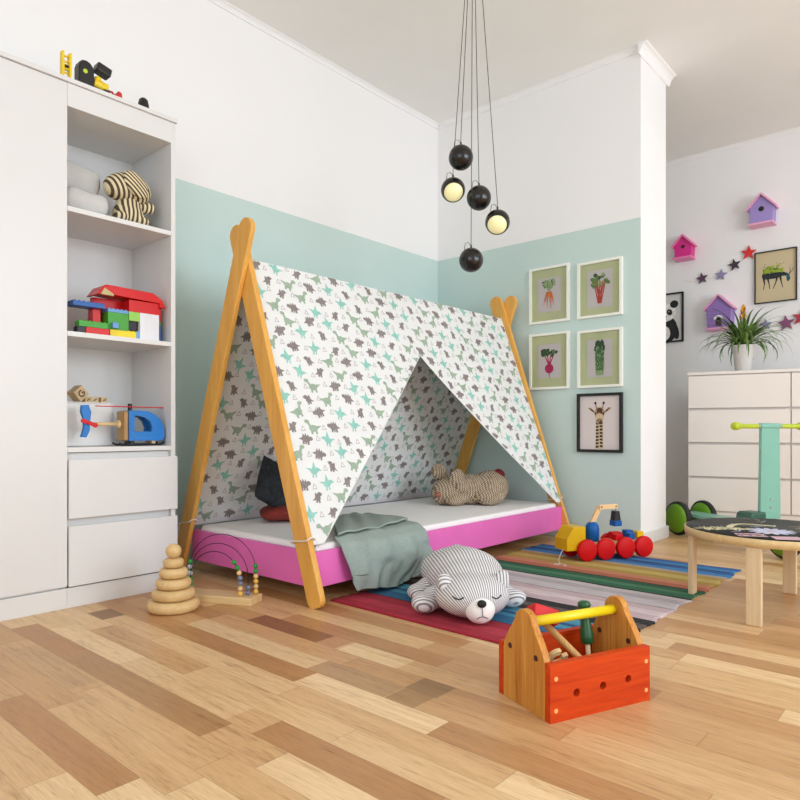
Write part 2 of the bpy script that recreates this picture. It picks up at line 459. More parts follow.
blob('body', [((0, .01, .045), (.062, .055, .05), (0, 0, 0)), ((0, .01, .085), (.05, .045, .04), (0, 0, 0)), ((-.045, -.02, .022), (.03, .035, .022), (0, 0, 0)), ((.04, -.02, .022), (.03, .035, .022), (0, 0, 0))], SZ1, t, .007)
blob('arm', [((.055, .0, .085), (.03, .025, .022), (0, 0, 0)), ((.08, -.005, .09), (.024, .024, .024), (0, 0, 0))], SZ1, t, .006)
hd = blob('head', [((-.02, .0, .15), (.085, .062, .056), (0, R(-14), 0)), ((.03, -.01, .142), (.05, .05, .05), (0, 0, 0))], SZ2, t, .007)
blob('ear', [((.0, -.055, .152), (.062, .016, .042), (0, R(38), R(8)))], SZ3, hd, .005)
blob('ear', [((-.01, .058, .165), (.055, .016, .042), (0, R(30), R(-8)))], SZ3, hd, .005)
for q in (0, 1):
    m = MB(); m.ell((.035+.016*q, -.02+.03*q, .196-.008*q), (.006, .006, .006), (0, 0, 0), 12, 8); m.build('eye', BLK, hd)

# ------------------------------------------------------------------ middle shelf: toy bricks
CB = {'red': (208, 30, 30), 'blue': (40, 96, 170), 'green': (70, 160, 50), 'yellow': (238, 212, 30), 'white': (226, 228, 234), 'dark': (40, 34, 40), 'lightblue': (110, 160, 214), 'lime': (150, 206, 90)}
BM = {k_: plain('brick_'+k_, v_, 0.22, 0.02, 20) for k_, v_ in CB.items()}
def brick(x0, y0, z0, x1, y1, z1, studs=True, p=0.016):
    m = MB(); m.box((x0, y0, z0), (x1, y1, z1))
    if studs:
        nx = max(1, int((x1-x0)/p+.3)); ny = max(1, int((y1-y0)/p+.3))
        for a in range(nx):
            for b in range(ny):
                cx = x0+(x1-x0)*(a+.5)/nx; cy = y0+(y1-y0)*(b+.5)/ny
                m.cyl((cx, cy, z1-.0005), (cx, cy, z1+.0035), .0048, n=12)
    return m
hs = thing('brick_house', 'toy brick house with a red roof and green, white and yellow walls', 'toy bricks', (1.16, 2.50, 0.997))
def B(x): return x-1.16
def bp(name, mat, *a, **kw): return brick(*a, **kw).build(name, mat, hs, .0008)
bp('yellow_wall', BM['yellow'], B(1.125), -.045, 0, B(1.228), .02, .026)
bp('green_wall', BM['green'], B(1.118), -.043, .0265, B(1.198), .02, .092, studs=False)
bp('blue_wall', BM['lightblue'], B(1.118), -.043, .0925, B(1.198), .02, .104)
bp('pale_blue_wall', BM['lightblue'], B(1.2285), -.045, 0, B(1.242), .02, .03, studs=False)
bp('white_wall', BM['white'], B(1.2425), -.046, 0, B(1.322), .02, .104, studs=False)  # glare on the red bricks, painted as a plain white block
bp('dark_wall', BM['dark'], B(1.202), -.03, .032, B(1.242), .06, .068, studs=False)
bp('lime_wall', BM['lime'], B(1.2), -.043, .0685, B(1.242), .02, .104, studs=False)
bp('red_wall', BM['red'], B(1.2), -.043, .1045, B(1.322), .02, .150, studs=False)
bp('tall_red_wall', BM['red'], B(1.09), .022, .03, B(1.322), .05, .1515, studs=False)
bp('dark_base', BM['dark'], B(1.07), .022, 0, B(1.322), .10, .03, studs=False)
bp('blue_end', BM['blue'], B(1.3225), -.03, 0, B(1.338), .05, .066, studs=False)
bp('green_end', BM['green'], B(1.3225), -.03, .0665, B(1.338), .05, .082, studs=False)
bp('red_end', BM['red'], B(1.3225), -.03, .0825, B(1.338), .05, .135, studs=False)
m = MB(); m.prism([(B(1.075), .152), (B(1.10), .188), (B(1.15), .192), (B(1.30), .186), (B(1.335), .165), (B(1.347), .135), (B(1.322), .135), (B(1.322), .151), (B(1.17), .156), (B(1.10), .16), (B(1.085), .152)], -.05, .05)
for q in range(2): m.prism([(B(1.11), .189), (B(1.11), .1935), (B(1.30), .189), (B(1.30), .185)], -.046+.045*q, -.024+.045*q)
m.build('roof', BM['red'], hs, .0015)
m = MB(); m.prism([(B(1.085), .152), (B(1.10), .178), (B(1.135), .158), (B(1.135), .151)], -.056, -.0505); m.build('gable', plain('brick_tan', (190, 170, 110), .3), hs, .0008)
bp('blue_plate', BM['blue'], B(0.99), -.044, .100, B(1.105), .02, .117)
bp('plate_support', BM['red'], B(1.0705), -.02, .0305, B(1.1), .0215, .0995, studs=False)
pb = bp('window_block', BM['lightblue'], B(1.128), -.062, .03, B(1.15), -.0435, .05)
st_ = thing('brick_stack', 'studded green toy brick plate on red brick at the left shelf end', 'toy bricks', (1.06, 2.46, 0.997))
brick(-.03, -.02, 0, .055, .02, .022, False).build('red_brick', BM['red'], st_, .0008)
brick(-.055, -.02, .0225, .05, .02, .044).build('green_plate', BM['green'], st_, .0008)
brick(-.06, -.018, 0, -.031, .018, .022, False).build('dark_brick', BM['dark'], st_, .0008)

# ------------------------------------------------------------------ lower shelf: box, letter cubes, helicopter
bx_ = thing('storage_box', 'white round-cornered box on the lower shelf behind the helicopter tail', 'box', (1.09, 2.66, 0.578))
def rrect(w, d, r, n=6):
    out = []
    for cx, cy, a0 in ((w/2-r, d/2-r, 0), (-w/2+r, d/2-r, 90), (-w/2+r, -d/2+r, 180), (w/2-r, -d/2+r, 270)):
        for q in range(n+1):
            a = R(a0+90*q/n); out.append((cx+r*math.cos(a), cy+r*math.sin(a)))
    return out
m = MB(); o_ = rrect(.24, .14, .025); n_ = len(o_)
Mz = Matrix(((1,0,0,0),(0,0,1,0),(0,1,0,0),(0,0,0,1)))      # prism in plan: local xz -> world xy
m.prism(o_, 0, .166, Mz); m.build('body', plain('white_box_card', (238, 238, 236), .5, .01), bx_, .003)
m = MB(); m.prism(rrect(.243, .143, .026), .1665, .171, Mz); m.build('lid', plain('white_box_lid', (236, 236, 234), .5, .01), bx_, .0015)
CUBE = wood('toy_cube_wood', (196, 168, 124), (220, 194, 150), 'x', 25)
INK = plain('dark_ink', (48, 40, 34), .6)
def cube(label, loc, rot, s, letter=None):
    t = thing('letter_cube', label, 'toy block', loc, 0); t.rotation_euler = rot
    MB().box((-s/2, -s/2, -s/2), (s/2, s/2, s/2)).build('block', CUBE, t, .0025)
    m = MB(); y = -s/2-.0006
    if letter == 'G':
        M = Matrix.Translation((0, y, 0)) @ Matrix.Rotation(R(90), 4, 'X')
        pts = [Vector((math.cos(R(a))*s*.25, y, math.sin(R(a))*s*.25)) for a in range(50, 361, 20)]
        for a, b in zip(pts, pts[1:]):
            u = bar(a.x, a.z, b.x, b.z, s*.11); m.poly([(p[0], y, p[1]) for p in u])
        u = bar(s*.02, 0, s*.3, 0, s*.1); m.poly([(p[0], y, p[1]) for p in u])
    else:
        for u in (bar(-s*.2, -s*.2, 0, s*.25, s*.1), bar(s*.2, -s*.2, 0, s*.25, s*.1)): m.poly([(p[0], y, p[1]) for p in u])
    m.build('letter', INK, t)
    return t
zt = .578+.1712
cube('wooden letter cube with a dark letter, tipped on edge on the white box', (1.078, 2.63, zt+.0335), (0, R(-42), R(12)), .047, 'G')
cube('wooden letter cube flat on the white box at its far left', (1.022, 2.665, zt+.0225), (0, 0, R(20)), .045, 'A')
for q, (x, rz, lb) in enumerate(((1.122, 8, 'small low wooden block beside the tipped letter cube'), (1.153, -12, 'small low wooden block, middle of the three in a row'), (1.186, 6, 'small low wooden block at the right edge of the white box'))):
    t = thing('wooden_block', lb, 'toy block', (x, 2.655, zt), R(rz), 'low wooden blocks on the white box')
    MB().box((-.0135, -.0135, 0), (.0135, .0135, .024)).build('block', CUBE, t, .002)
    m = MB(); m.poly([(p[0], -.0141, p[1]+.012) for p in bar(-.006, -.004, .006, .004, .004)]); m.build('letter', INK, t)
HB = plain('toy_blue_paint', (44, 122, 200), .3, .03, 20)
HR = plain('toy_red_paint', (206, 30, 40), .35, .03, 20)
t = thing('toy_helicopter', 'blue wooden toy helicopter with a red rotor on the lower shelf', 'toy helicopter', (1.225, 2.50, 0.578))
def Hx(x): return x-1.225
outl = [(Hx(1.204), .02), (Hx(1.34), .02), (Hx(1.352), .034), (Hx(1.35), .07), (Hx(1.335), .103), (Hx(1.312), .124), (Hx(1.285), .136), (Hx(1.25), .139), (Hx(1.204), .138)]
hole = [(Hx(1.226), .056), (Hx(1.298), .056), (Hx(1.30), .072), (Hx(1.29), .096), (Hx(1.27), .112), (Hx(1.245), .118), (Hx(1.226), .118)]
def ringprism(outer, inner, y0, y1):
    """outline with a window cut out: resample both by angle about the hole's centre"""
    cx = sum(p[0] for p in inner)/len(inner); cz = sum(p[1] for p in inner)/len(inner)
    def hit(poly, a):
        d = (math.cos(a), math.sin(a)); best = None
        for p, q in zip(poly, poly[1:]+poly[:1]):
            ex, ez = q[0]-p[0], q[1]-p[1]; den = d[0]*ez-d[1]*ex
            if abs(den) < 1e-12: continue
            tt = ((p[0]-cx)*ez-(p[1]-cz)*ex)/den; s = ((p[0]-cx)*d[1]-(p[1]-cz)*d[0])/den
            if tt > 0 and -1e-9 <= s <= 1+1e-9 and (best is None or tt > best): best = tt
        return (cx+d[0]*best, cz+d[1]*best)
    ang = sorted(set([2*PI*k/64 for k in range(64)] + [math.atan2(p[1]-cz, p[0]-cx) % (2*PI) for p in outer+inner]))
    O = [hit(outer, a) for a in ang]; I = [hit(inner, a) for a in ang]; n = len(ang); m = MB()
    for k in range(n):
        j = (k+1) % n
        for y, fl in ((y0, 0), (y1, 1)):
            q = [(O[k][0], y, O[k][1]), (O[j][0], y, O[j][1]), (I[j][0], y, I[j][1]), (I[k][0], y, I[k][1])]
            m.poly(q if not fl else q[::-1])
        m.poly([(O[k][0], y0, O[k][1]), (O[k][0], y1, O[k][1]), (O[j][0], y1, O[j][1]), (O[j][0], y0, O[j][1])])
        m.poly([(I[k][0], y0, I[k][1]), (I[j][0], y0, I[j][1]), (I[j][0], y1, I[j][1]), (I[k][0], y1, I[k][1])])
    return m
weld(ringprism(outl, hole, -.035, -.017).build('side', HB, t), 1e-5); weld(ringprism(outl, hole, .017, .035).build('side', HB, t), 1e-5)
MB().box((Hx(1.19), -.0165, .022), (Hx(1.336), .0165, .05)).build('floor_block', CUBE, t, .001)
MB().box((Hx(1.184), -.033, .02), (Hx(1.2035), .033, .136)).build('rear_block', wood('helicopter_rear_wood', (150, 112, 62), (176, 136, 84), 'z', 20), t, .006)
MB().prism([(Hx(1.21), .1385), (Hx(1.21), .119), (Hx(1.25), .119), (Hx(1.285), .112), (Hx(1.30), .1), (Hx(1.315), .122), (Hx(1.285), .1355)][::-1], -.0165, .0165).build('roof_block', HB, t)
m = MB(); m.cyl((Hx(1.184), 0, .085), (Hx(1.074), 0, .085), .0075, .0065, 16); m.build('tail_boom', BEECH, t)
m = MB(); m.lathe([(.0165, 0), (.0165, .008), (.008, .013)], 20, Matrix.Translation((Hx(1.184), 0, .085)) @ Matrix.Rotation(R(-90), 4, 'Y')); m.build('boom_socket', BEECH, t)
m = MB(); m.prism([(Hx(1.036), .155), (Hx(1.062), .157), (Hx(1.072), .13), (Hx(1.066), .085), (Hx(1.066), .06), (Hx(1.054), .034), (Hx(1.034), .036), (Hx(1.044), .07), (Hx(1.044), .1), (Hx(1.034), .13)], -.008, .008); m.build('tail_fin', HB, t, .002)
m = MB()
for a in (20, 200): m.prism([(0, -.006), (.028, -.009), (.034, 0), (.028, .009), (0, .006)], -.015, -.010, Matrix.Translation((Hx(1.062), 0, .088)) @ Matrix.Rotation(R(a), 4, 'Y'))
m.cyl((Hx(1.062), -.018, .088), (Hx(1.062), -.0085, .088), .008, n=14); m.build('tail_rotor', HR, t, .001)
m = MB(); m.cyl((Hx(1.224), 0, .138), (Hx(1.224), 0, .166), .008, n=16); m.build('rotor_mast', BLK, t, .001)
m = MB(); m.box((Hx(1.092), -.009, .1515), (Hx(1.362), .009, .1555)); m.build('main_rotor', HR, t, .001)
for sy in (-1, 1):
    m = MB(); m.tube([(Hx(1.168), sy*.028, .012), (Hx(1.18), sy*.028, .0045), (Hx(1.34), sy*.028, .0045), (Hx(1.354), sy*.028, .014)], .0042); m.build('skid', BLK, t)
for x in (1.222, 1.31):
    m = MB(); m.box((Hx(x)-.008, -.026, .006), (Hx(x)+.008, .026, .0215)); m.build('skid_strut', BLK if x < 1.25 else CUBE, t, .001)

# ------------------------------------------------------------------ tent bed
BX, BY = 2.5, 2.2
bed = thing('tent_bed', 'pink low tent bed with crossed pine poles and a dinosaur print canopy', 'bed', (BX, BY, 0))
def pole(x0, x1, yf, yt, zt, w=.076):
    """flat board in the yz plane from its foot to a rounded top"""
    d = Vector((0, yt-yf, zt)); ln = d.length; d.normalize(); a = Vector((0, -d.z, d.y))
    M = Matrix(((0, 1, 0, 0), (a.y, 0, d.y, yf), (a.z, 0, d.z, 0), (0, 0, 0, 1)))
    M = Matrix.Translation((-BX, -BY, 0)) @ M
    h = w/2; r = .03; pts = []
    for q in range(7):
        t = R(180+90*q/6); pts.append((-h+r+r*math.cos(t), .001+r+r*math.sin(t)))
    for q in range(7):
        t = R(270+90*q/6); pts.append((h-r+r*math.cos(t), .001+r+r*math.sin(t)))
    hb = h*1.12
    for q in range(15):
        t = R(180*q/14); pts.append((hb*math.cos(t), ln-hb+hb*math.sin(t)))
    return MB().prism(pts, x0, x1, M)
XN, XFAR = 1.54, 3.480
ZT = 1.476
def top_y(yf): return yf+(2.2-yf)*ZT/1.303
pole(XN-.022, XN, 2.672, top_y(2.672), ZT).build('pole', POLE, bed, .003)
pole(XN+.0005, XN+.0255, 1.758, top_y(1.758), ZT-.004).build('pole', POLE, bed, .003)
pole(XFAR-.022, XFAR, 1.758, top_y(1.758), ZT).build('pole', POLE, bed, .003)
pole(XFAR+.0005, XFAR+.0225, 2.672, top_y(2.672), ZT-.004).build('pole', POLE, bed, .003)
def bb(name, a, b, mat, bev=.0015, par=bed):
    m = MB(); m.box((a[0]-BX, a[1]-BY, a[2]), (b[0]-BX, b[1]-BY, b[2])); return m.build(name, mat, par, bev)
XE0, XE1 = 1.566, 3.4575
bb('side_board', (XE0, 1.79, .064), (XE1, 1.808, .195), PINK)
bb('side_board', (XE0, 2.594, .064), (XE1, 2.612, .195), PINK)
bb('end_board', (XE0, 1.8085, .064), (XE0+.018, 2.5935, .195), PINK)
bb('end_board', (XE1-.018, 1.8085, .064), (XE1, 2.5935, .195), PINK)
bb('slat_base', (XE0+.02, 1.81, .072), (XE1-.02, 2.592, .088), BEECH)
m = MB(); m.cyl((XN+.026-BX, 0, 1.292), (XFAR-.0225-BX, 0, 1.292), .011); m.build('ridge_pole', POLE, bed)
# mattress
m = MB()
def rbox(m, x0, x1, y0, y1, z0, z1, r=.02):
    pts = [(x0, z0), (x1, z0)]
    pts += [(x1-r+r*math.cos(R(a)), z1-r+r*math.sin(R(a))) for a in range(0, 91, 15)]
    pts += [(x0+r+r*math.cos(R(a)), z1-r+r*math.sin(R(a))) for a in range(90, 181, 15)]
    return m.prism(pts, y0, y1)
rbox(m, 1.588, 3.436, 1.812, 2.586, .0885, .216)
tag(m.build('mattress', fabric('white_sheet', (240, 239, 238), .9, 200, .01, .1), None, .012, 3), 'white mattress lying in the pink tent bed', 'mattress')

# canopy: printed cloth in two slopes, the front one parted into a doorway
CL0, CL1 = XN+.0275, XFAR-.024
def CP(s, t, side, off=0.0):
    x = CL0+(CL1-CL0)*s
    if side < 0: yb, zb = 1.797, .222
    else: yb, zb = 2.634, .212
    dy, dz = yb-2.2, zb-1.333; ln = math.hypot(dy, dz)
    ny, nz = (-1 if side < 0 else 1)*abs(dz)/ln, abs(dy)/ln
    w = .006*math.sin(6.2*s+2.2*t+side)*math.sin(PI*t)+.004*math.sin(17*s+5*t)*t*(1-.6*t)
    w = w*math.sin(PI*min(1, max(0, s)))**.5 if 0 < s < 1 else 0
    o = w+off
    return (x-BX, 2.2+dy*t+ny*o-BY, 1.333+dz*t+nz*o)
SA, TA, SB0, SB1 = .504, .288, .026, .975
def left_edge(t): return SA if t < TA else SA+(SB0-SA)*((t-TA)/(1-TA))
def right_edge(t): return SA if t < TA else SA+(SB1-SA)*((t-TA)/(1-TA))**1.04
m = MB(); NU, NV = 40, 49
tv = [TA*k/12 for k in range(12)]+[TA+(1-TA)*k/36 for k in range(37)]
for th in (0.0008, -0.0008):
    m.grid(lambda a, b: CP(left_edge(tv[b])*a/(NU-1), tv[b], -1, th), NU, NV)
    m.grid(lambda a, b: CP(right_edge(tv[b])+(1-right_edge(tv[b]))*a/(NU-1), tv[b], -1, th), NU, NV)
    m.grid(lambda a, b: CP(a/(NU-1), b/(NV-1), 1, th), NU, NV)
# ridge strip joining both slopes
m.grid(lambda a, b: CP(a/(NU-1), 0.0, -1 if b == 0 else 1, .0008), NU, 2)
# hems along the doorway, as thin folded edges
for fn in (left_edge, right_edge):
    m.tube([CP(fn(t), t, -1, .0005) for t in tv[12:]], .0018, 6)
# dinosaur print
def dino_a():   # plated, four legs, dark
    return [el(0, 0, .42, .27), el(.46, .10, .22, .17), tri((-.28, .16), (-.28, -.14), (-.70, -.06)), bar(-.24, -.1, -.26, -.44, .19), bar(-.02, -.12, -.03, -.42, .15), bar(.2, -.12, .22, -.44, .18),
            tri((-.34, .14), (-.08, .2), (-.26, .44)), tri((-.14, .2), (.12, .2), (-.02, .50)), tri((.08, .2), (.32, .14), (.24, .42))]
def dino_b():   # winged
    return [el(0, -.04, .30, .21, .2), tri((-.18, .04), (.2, .06), (.0, .62)), tri((.0, .1), (-.12, -.16), (-.66, .12)), el(.3, .1, .17, .13), tri((.34, .2), (.36, .02), (.64, .06)), bar(-.06, -.1, -.14, -.48, .11), bar(.1, -.1, .12, -.44, .11)]
def dino_c():   # long necked
    return [el(0, -.08, .36, .25), bar(.2, 0, .38, .36, .22, .17), el(.46, .40, .2, .14), tri((-.2, .1), (-.24, -.2), (-.74, .12)), bar(-.2, -.15, -.22, -.48, .17), bar(.16, -.15, .18, -.48, .17)]
def dino_d():   # small, upright
    return [el(0, -.04, .31, .30), el(.22, .28, .24, .19), tri((-.12, .1), (-.1, -.24), (-.6, -.34)), bar(-.1, -.2, -.12, -.48, .19), bar(.13, -.2, .17, -.48, .19), tri((-.3, .1), (-.02, .26), (-.26, .40)), tri((.26, .40), (.38, .22), (.58, .36))]
DKIND = [(dino_a, .051, 1), (dino_b, .061, 2), (dino_d, .045, 1), (dino_c, .060, 3)]
SU = CL1-CL0; TV = 1.17
def clip(poly, reg):
    """clip a convex outline (s,t) by a convex region, Sutherland-Hodgman"""
    area = sum(reg[i][0]*reg[(i+1) % len(reg)][1]-reg[(i+1) % len(reg)][0]*reg[i][1] for i in range(len(reg)))
    if area < 0: reg = reg[::-1]
    out = poly
    for i in range(len(reg)):
        a, b = reg[i], reg[(i+1) % len(reg)]
        def ins(p): return (b[0]-a[0])*(p[1]-a[1])-(b[1]-a[1])*(p[0]-a[0]) >= 0
        src, out = out, []
        for j in range(len(src)):
            p, q = src[j], src[(j+1) % len(src)]
            ip, iq = ins(p), ins(q)
            if ip: out.append(p)
            if ip != iq:
                dx, dy = q[0]-p[0], q[1]-p[1]; ex, ey = b[0]-a[0], b[1]-a[1]
                den = ex*dy-ey*dx
                if abs(den) > 1e-12:
                    t = (ey*(p[0]-a[0])-ex*(p[1]-a[1]))/den; out.append((p[0]+dx*t, p[1]+dy*t))
        if len(out) < 3: return []
    return out
REG = {-1: [[(0, 0), (SA, 0), (SA, TA), (SB0, 1), (0, 1)], [(SA, 0), (1, 0), (1, 1), (SB1, 1), (SA, TA)]], 1: [[(0, 0), (1, 0), (1, 1), (0, 1)]]}
rd = random.Random(11)
for side in (-1, 1):
    du, dv = .112, .058; row = 0; v = .018
    while v < TV:
        u = .02+(row % 2)*du/2; col = 0
        while u < SU+.03:
            fn, sc, mi = DKIND[(col+2*(row % 2)+row//2) % 4]
            fl = rd.choice((-1, 1)); a = rd.uniform(-.35, .35); ju, jv = rd.uniform(-.008, .008), rd.uniform(-.008, .008)
            ca, sa = math.cos(a), math.sin(a)
            for li, pl in enumerate(fn()):
                q = [((u+ju+sc*(fl*x*ca-y*sa))/SU, (v+jv-sc*(fl*x*sa+y*ca))/TV) for x, y in pl]
                for reg in REG[side]:
                    c = clip(q, reg)
                    if len(c) >= 3:
                        for of in (.0014, -.0014): m.poly([CP(s, t, side, of+.00004*li*(1 if of > 0 else -1)) for s, t in c], mi)
            # small outlined triangles between the animals
            uu, vv, s3 = u+du*.5+rd.uniform(-.01, .01), v+rd.uniform(-.012, .012), .0145
            P3 = [(uu-s3*.7, vv+s3*.6), (uu+s3*.7, vv+s3*.6), (uu, vv-s3*.8)]
            for k in range(3):
                p0, p1 = P3[k], P3[(k+1) % 3]
                q = [(x/SU, y/TV) for x, y in bar(*p0, *p1, .0024)]
                for reg in REG[side]:
                    c = clip(q, reg)
                    if len(c) >= 3:
                        for of in (.0013, -.0013): m.poly([CP(s, t, side, of) for s, t in c], 4)
            u += du; col += 1
        v += dv; row += 1
CLOTH = fabric('white_tent_cloth', (229, 230, 229), .9, 160, .012, .12)
k = CLOTH.node_tree
cano = m.build('canopy', [CLOTH, plain('print_dark_grey', (138, 129, 127), .9, .05, 40), plain('print_teal', (146, 200, 188), .9, .04, 40), plain('print_sage', (156, 176, 156), .9, .04, 40), plain('print_pale_outline', (176, 164, 164), .9, .04, 40)], bed, recalc=False)
cano['label'] = 'white dinosaur print cloth canopy'
# ties at the four hem corners
TIE = fabric('white_tie', (226, 220, 208), .9, 200, .03)
for x, yf, sg in ((XN+.012, 1.758, 1), (XN-.012, 2.672, -1), (XFAR-.011, 1.758, 1), (XFAR+.012, 2.672, -1)):
    z = .235; yc = yf+(2.2-yf)*z/1.303
    c = Vector((x-BX, yc-BY, z)); pts = []
    for q in range(25):
        w = 2*PI*q/24; sx = .019*max(-1, min(1, 1.5*math.cos(w))); sy = .046*max(-1, min(1, 1.5*math.sin(w)))
        pts.append(c+Vector((sx, sy, -sy*.25+.004*math.sin(3*w))))
    mm = MB(); mm.tube(pts, .0032, 6)
    e = c+Vector((.019 if x < 2 else -.019, -.03*sg, .006))
    mm.tube([e, e+Vector((.012 if x < 2 else -.012, -.01*sg, -.012)), e+Vector((.02 if x < 2 else -.02, -.012*sg, -.03))], .0022, 6)
    mm.build('tie_string', TIE, bed)

# ------------------------------------------------------------------ on the bed
SAGE = fabric('sage_blanket', (146, 160, 154), .95, 170, .05, .3)
def lerp(a, b, t): return tuple(a[i]+(b[i]-a[i])*t for i in range(3))
Lc = [(0, (2.03, 2.20, .222)), (.22, (1.86, 2.0, .224)), (.42, (1.69, 1.815, .222)), (.50, (1.685, 1.781, .205)), (.56, (1.688, 1.768, .17)), (.75, (1.712, 1.764, .10)), (1, (1.738, 1.757, .026))]
Rc = [(0, (2.235, 2.15, .222)), (.22, (2.225, 2.0, .222)), (.42, (2.18, 1.815, .222)), (.50, (2.175, 1.781, .205)), (.56, (2.178, 1.768, .17)), (.75, (2.19, 1.762, .11)), (1, (2.09, 1.757, .03))]
def curve(Cv, t):
    for (a, p), (b, q) in zip(Cv, Cv[1:]):
        if t <= b: return lerp(p, q, (t-a)/(b-a))
    return Cv[-1][1]
NB, NJ = 40, 64
def blanket(up):
    def P(a, b):
        i, j = a/(NB-1), b/(NJ-1)
        p = Vector(lerp(curve(Lc, j), curve(Rc, j), i))
        w = .007*math.sin(7*i+4*j)+.005*math.sin(15*i-6*j+1)+.003*math.sin(27*i+11*j)
        if j < .45: p.z += .004+abs(w)*.55
        else:
            k_ = min(1, (j-.45)/.2); p.y -= .004+abs(w)*(.55+1.6*k_)+.012*k_*max(0, math.sin(PI*i))**2; p.z += .004*(1-k_)+.010*math.sin(6*i+1)*k_*(j > .8)
        if up: 
            if j < .45: p.z += .0045
            else: p.y -= .0045
        return p
    return P
m = MB(); m.grid(blanket(0), NB, NJ); m.grid(blanket(1), NB, NJ)
g0, g1 = blanket(0), blanket(1)
for seq in ([(a, 0) for a in range(NB)], [(a, NJ-1) for a in range(NB)], [(0, b) for b in range(NJ)], [(NB-1, b) for b in range(NJ)]):
    m.tube([(Vector(g0(*q))+Vector(g1(*q)))/2 for q in seq], .0034, 6)
# upper layer folded back over the mattress
F0 = [(1.71, 1.815), (2.19, 1.886)]; F1 = [(2.04, 2.225), (2.245, 2.165)]
def flap(up):
    def P(a, b):
        i, j = a/(NB-1), b/15
        x = (F0[0][0]+(F0[1][0]-F0[0][0])*i)*(1-j)+(F1[0][0]+(F1[1][0]-F1[0][0])*i)*j
        y = (F0[0][1]+(F0[1][1]-F0[0][1])*i)*(1-j)+(F1[0][1]+(F1[1][1]-F1[0][1])*i)*j
        return (x, y, .238+.004*math.sin(9*i+3*j)+.003*math.sin(21*i-5*j)+(.006*math.sin(PI*j))+(.007 if up else 0))
    return P
m.grid(flap(0), NB, 16); m.grid(flap(1), NB, 16)
f0, f1 = flap(0), flap(1)
for seq in ([(a, 0) for a in range(NB)], [(a, 15) for a in range(NB)], [(0, b) for b in range(16)], [(NB-1, b) for b in range(16)]):
    m.tube([(Vector(f0(*q))+Vector(f1(*q)))/2 for q in seq], .005, 6)
tag(m.build('blanket', SAGE), 'grey green folded blanket hanging over the pink side of the bed', 'blanket')

def knit():
    k = NT('speckled_crochet', .95); v = k.coord()
    s = k.sep(v)
    a = k.math('MULTIPLY', k.math('ADD', s[0], k.math('MULTIPLY', s[1], .6)), 2*PI/.0145)
    b = k.math('MULTIPLY', k.math('ADD', s[2], k.math('MULTIPLY', s[1], .35)), 2*PI/.0115)
    f = k.math('MULTIPLY', k.math('SINE', k.math('ADD', a, k.math('MULTIPLY', k.math('SINE', b), .9))), k.math('SINE', b))
    f2 = k.math('ADD', f, k.math('MULTIPLY', k.noise(v, 60, 2), 1.1))
    k.color(k.ramp(k.math('MULTIPLY_ADD', f2, .3, .3), [(.24, (70, 54, 42)), (.38, (146, 122, 98)), (.56, (204, 186, 160))]))
    k.bump(f, .6, .004)
    return k.m
KN = knit()
t = thing('crocheted_dog', 'speckled brown crocheted dog lying on the mattress near the far bed end', 'plush toy', (3.055, 2.155, .2175), R(-48.6))
blob('body', [((.0, 0, .085), (.165, .095, .088), (0, 0, 0)), ((.115, 0, .095), (.105, .1, .1), (0, 0, 0)), ((-.12, -.03, .075), (.095, .08, .08), (0, 0, R(10))), ((-.165, -.045, .07), (.06, .06, .072), (0, 0, 0)),
              ((-.085, -.085, .032), (.075, .038, .034), (0, 0, R(35))), ((.105, -.075, .045), (.085, .045, .046), (0, 0, R(10))), ((.11, .07, .045), (.08, .045, .046), (0, 0, 0)), ((-.1, .06, .032), (.075, .038, .034), (0, 0, R(-20)))], KN, t, .009, 6)
blob('ear', [((-.175, .02, .18), (.046, .03, .055), (0, R(-30), 0)), ((-.15, .02, .14), (.03, .028, .045), (0, R(-20), 0))], KN, t, .008, 4)
blob('ear', [((-.082, -.068, .150), (.046, .034, .058), (0, R(14), R(20))), ((-.058, -.085, .110), (.048, .032, .044), (0, 0, 0))], KN, t, .008, 4)
m = MB(); m.ell((.165, -.01, .172), (.034, .03, .028), (0, R(25), 0)); m.build('tail', fabric('maroon_wool', (112, 30, 40), .95, 120, .12), t)['label'] = 'round maroon woollen tail'
m = MB(); m.ell((-.188, -.098, .062), (.02, .012, .016)); m.build('nose', fabric('rosy_wool', (150, 96, 82), .95, 150, .1), t)
CUSH = fabric('dark_patterned_cloth', (38, 42, 48), .9, 60, .35)
CUSHR = fabric('brick_red_cloth', (128, 44, 34), .9, 90, .12)
CUSHT = fabric('dark_teal_cloth', (36, 78, 88), .9, 60, .25)
lay(pillow(.30, .24, .075, seed=5, wr=.006), 'cushion', CUSHR, 'brick red cushion lying flat on the mattress inside the tent', 'cushion', (1.95, 2.40, .217), (0, 0, R(-35)))
lay(pillow(.25, .24, .085, seed=6, wr=.006), 'cushion', CUSH, 'dark navy cushion leaning on its corner against the tent cloth', 'cushion', (1.90, 2.482, .362), (R(69), R(30), R(-2)))
lay(pillow(.22, .22, .06, seed=8, wr=.006), 'cushion', CUSHT, 'dark teal cushion propped upright in front of the navy one', 'cushion', (2.045, 2.36, .365), (R(72), R(8), R(-40)))

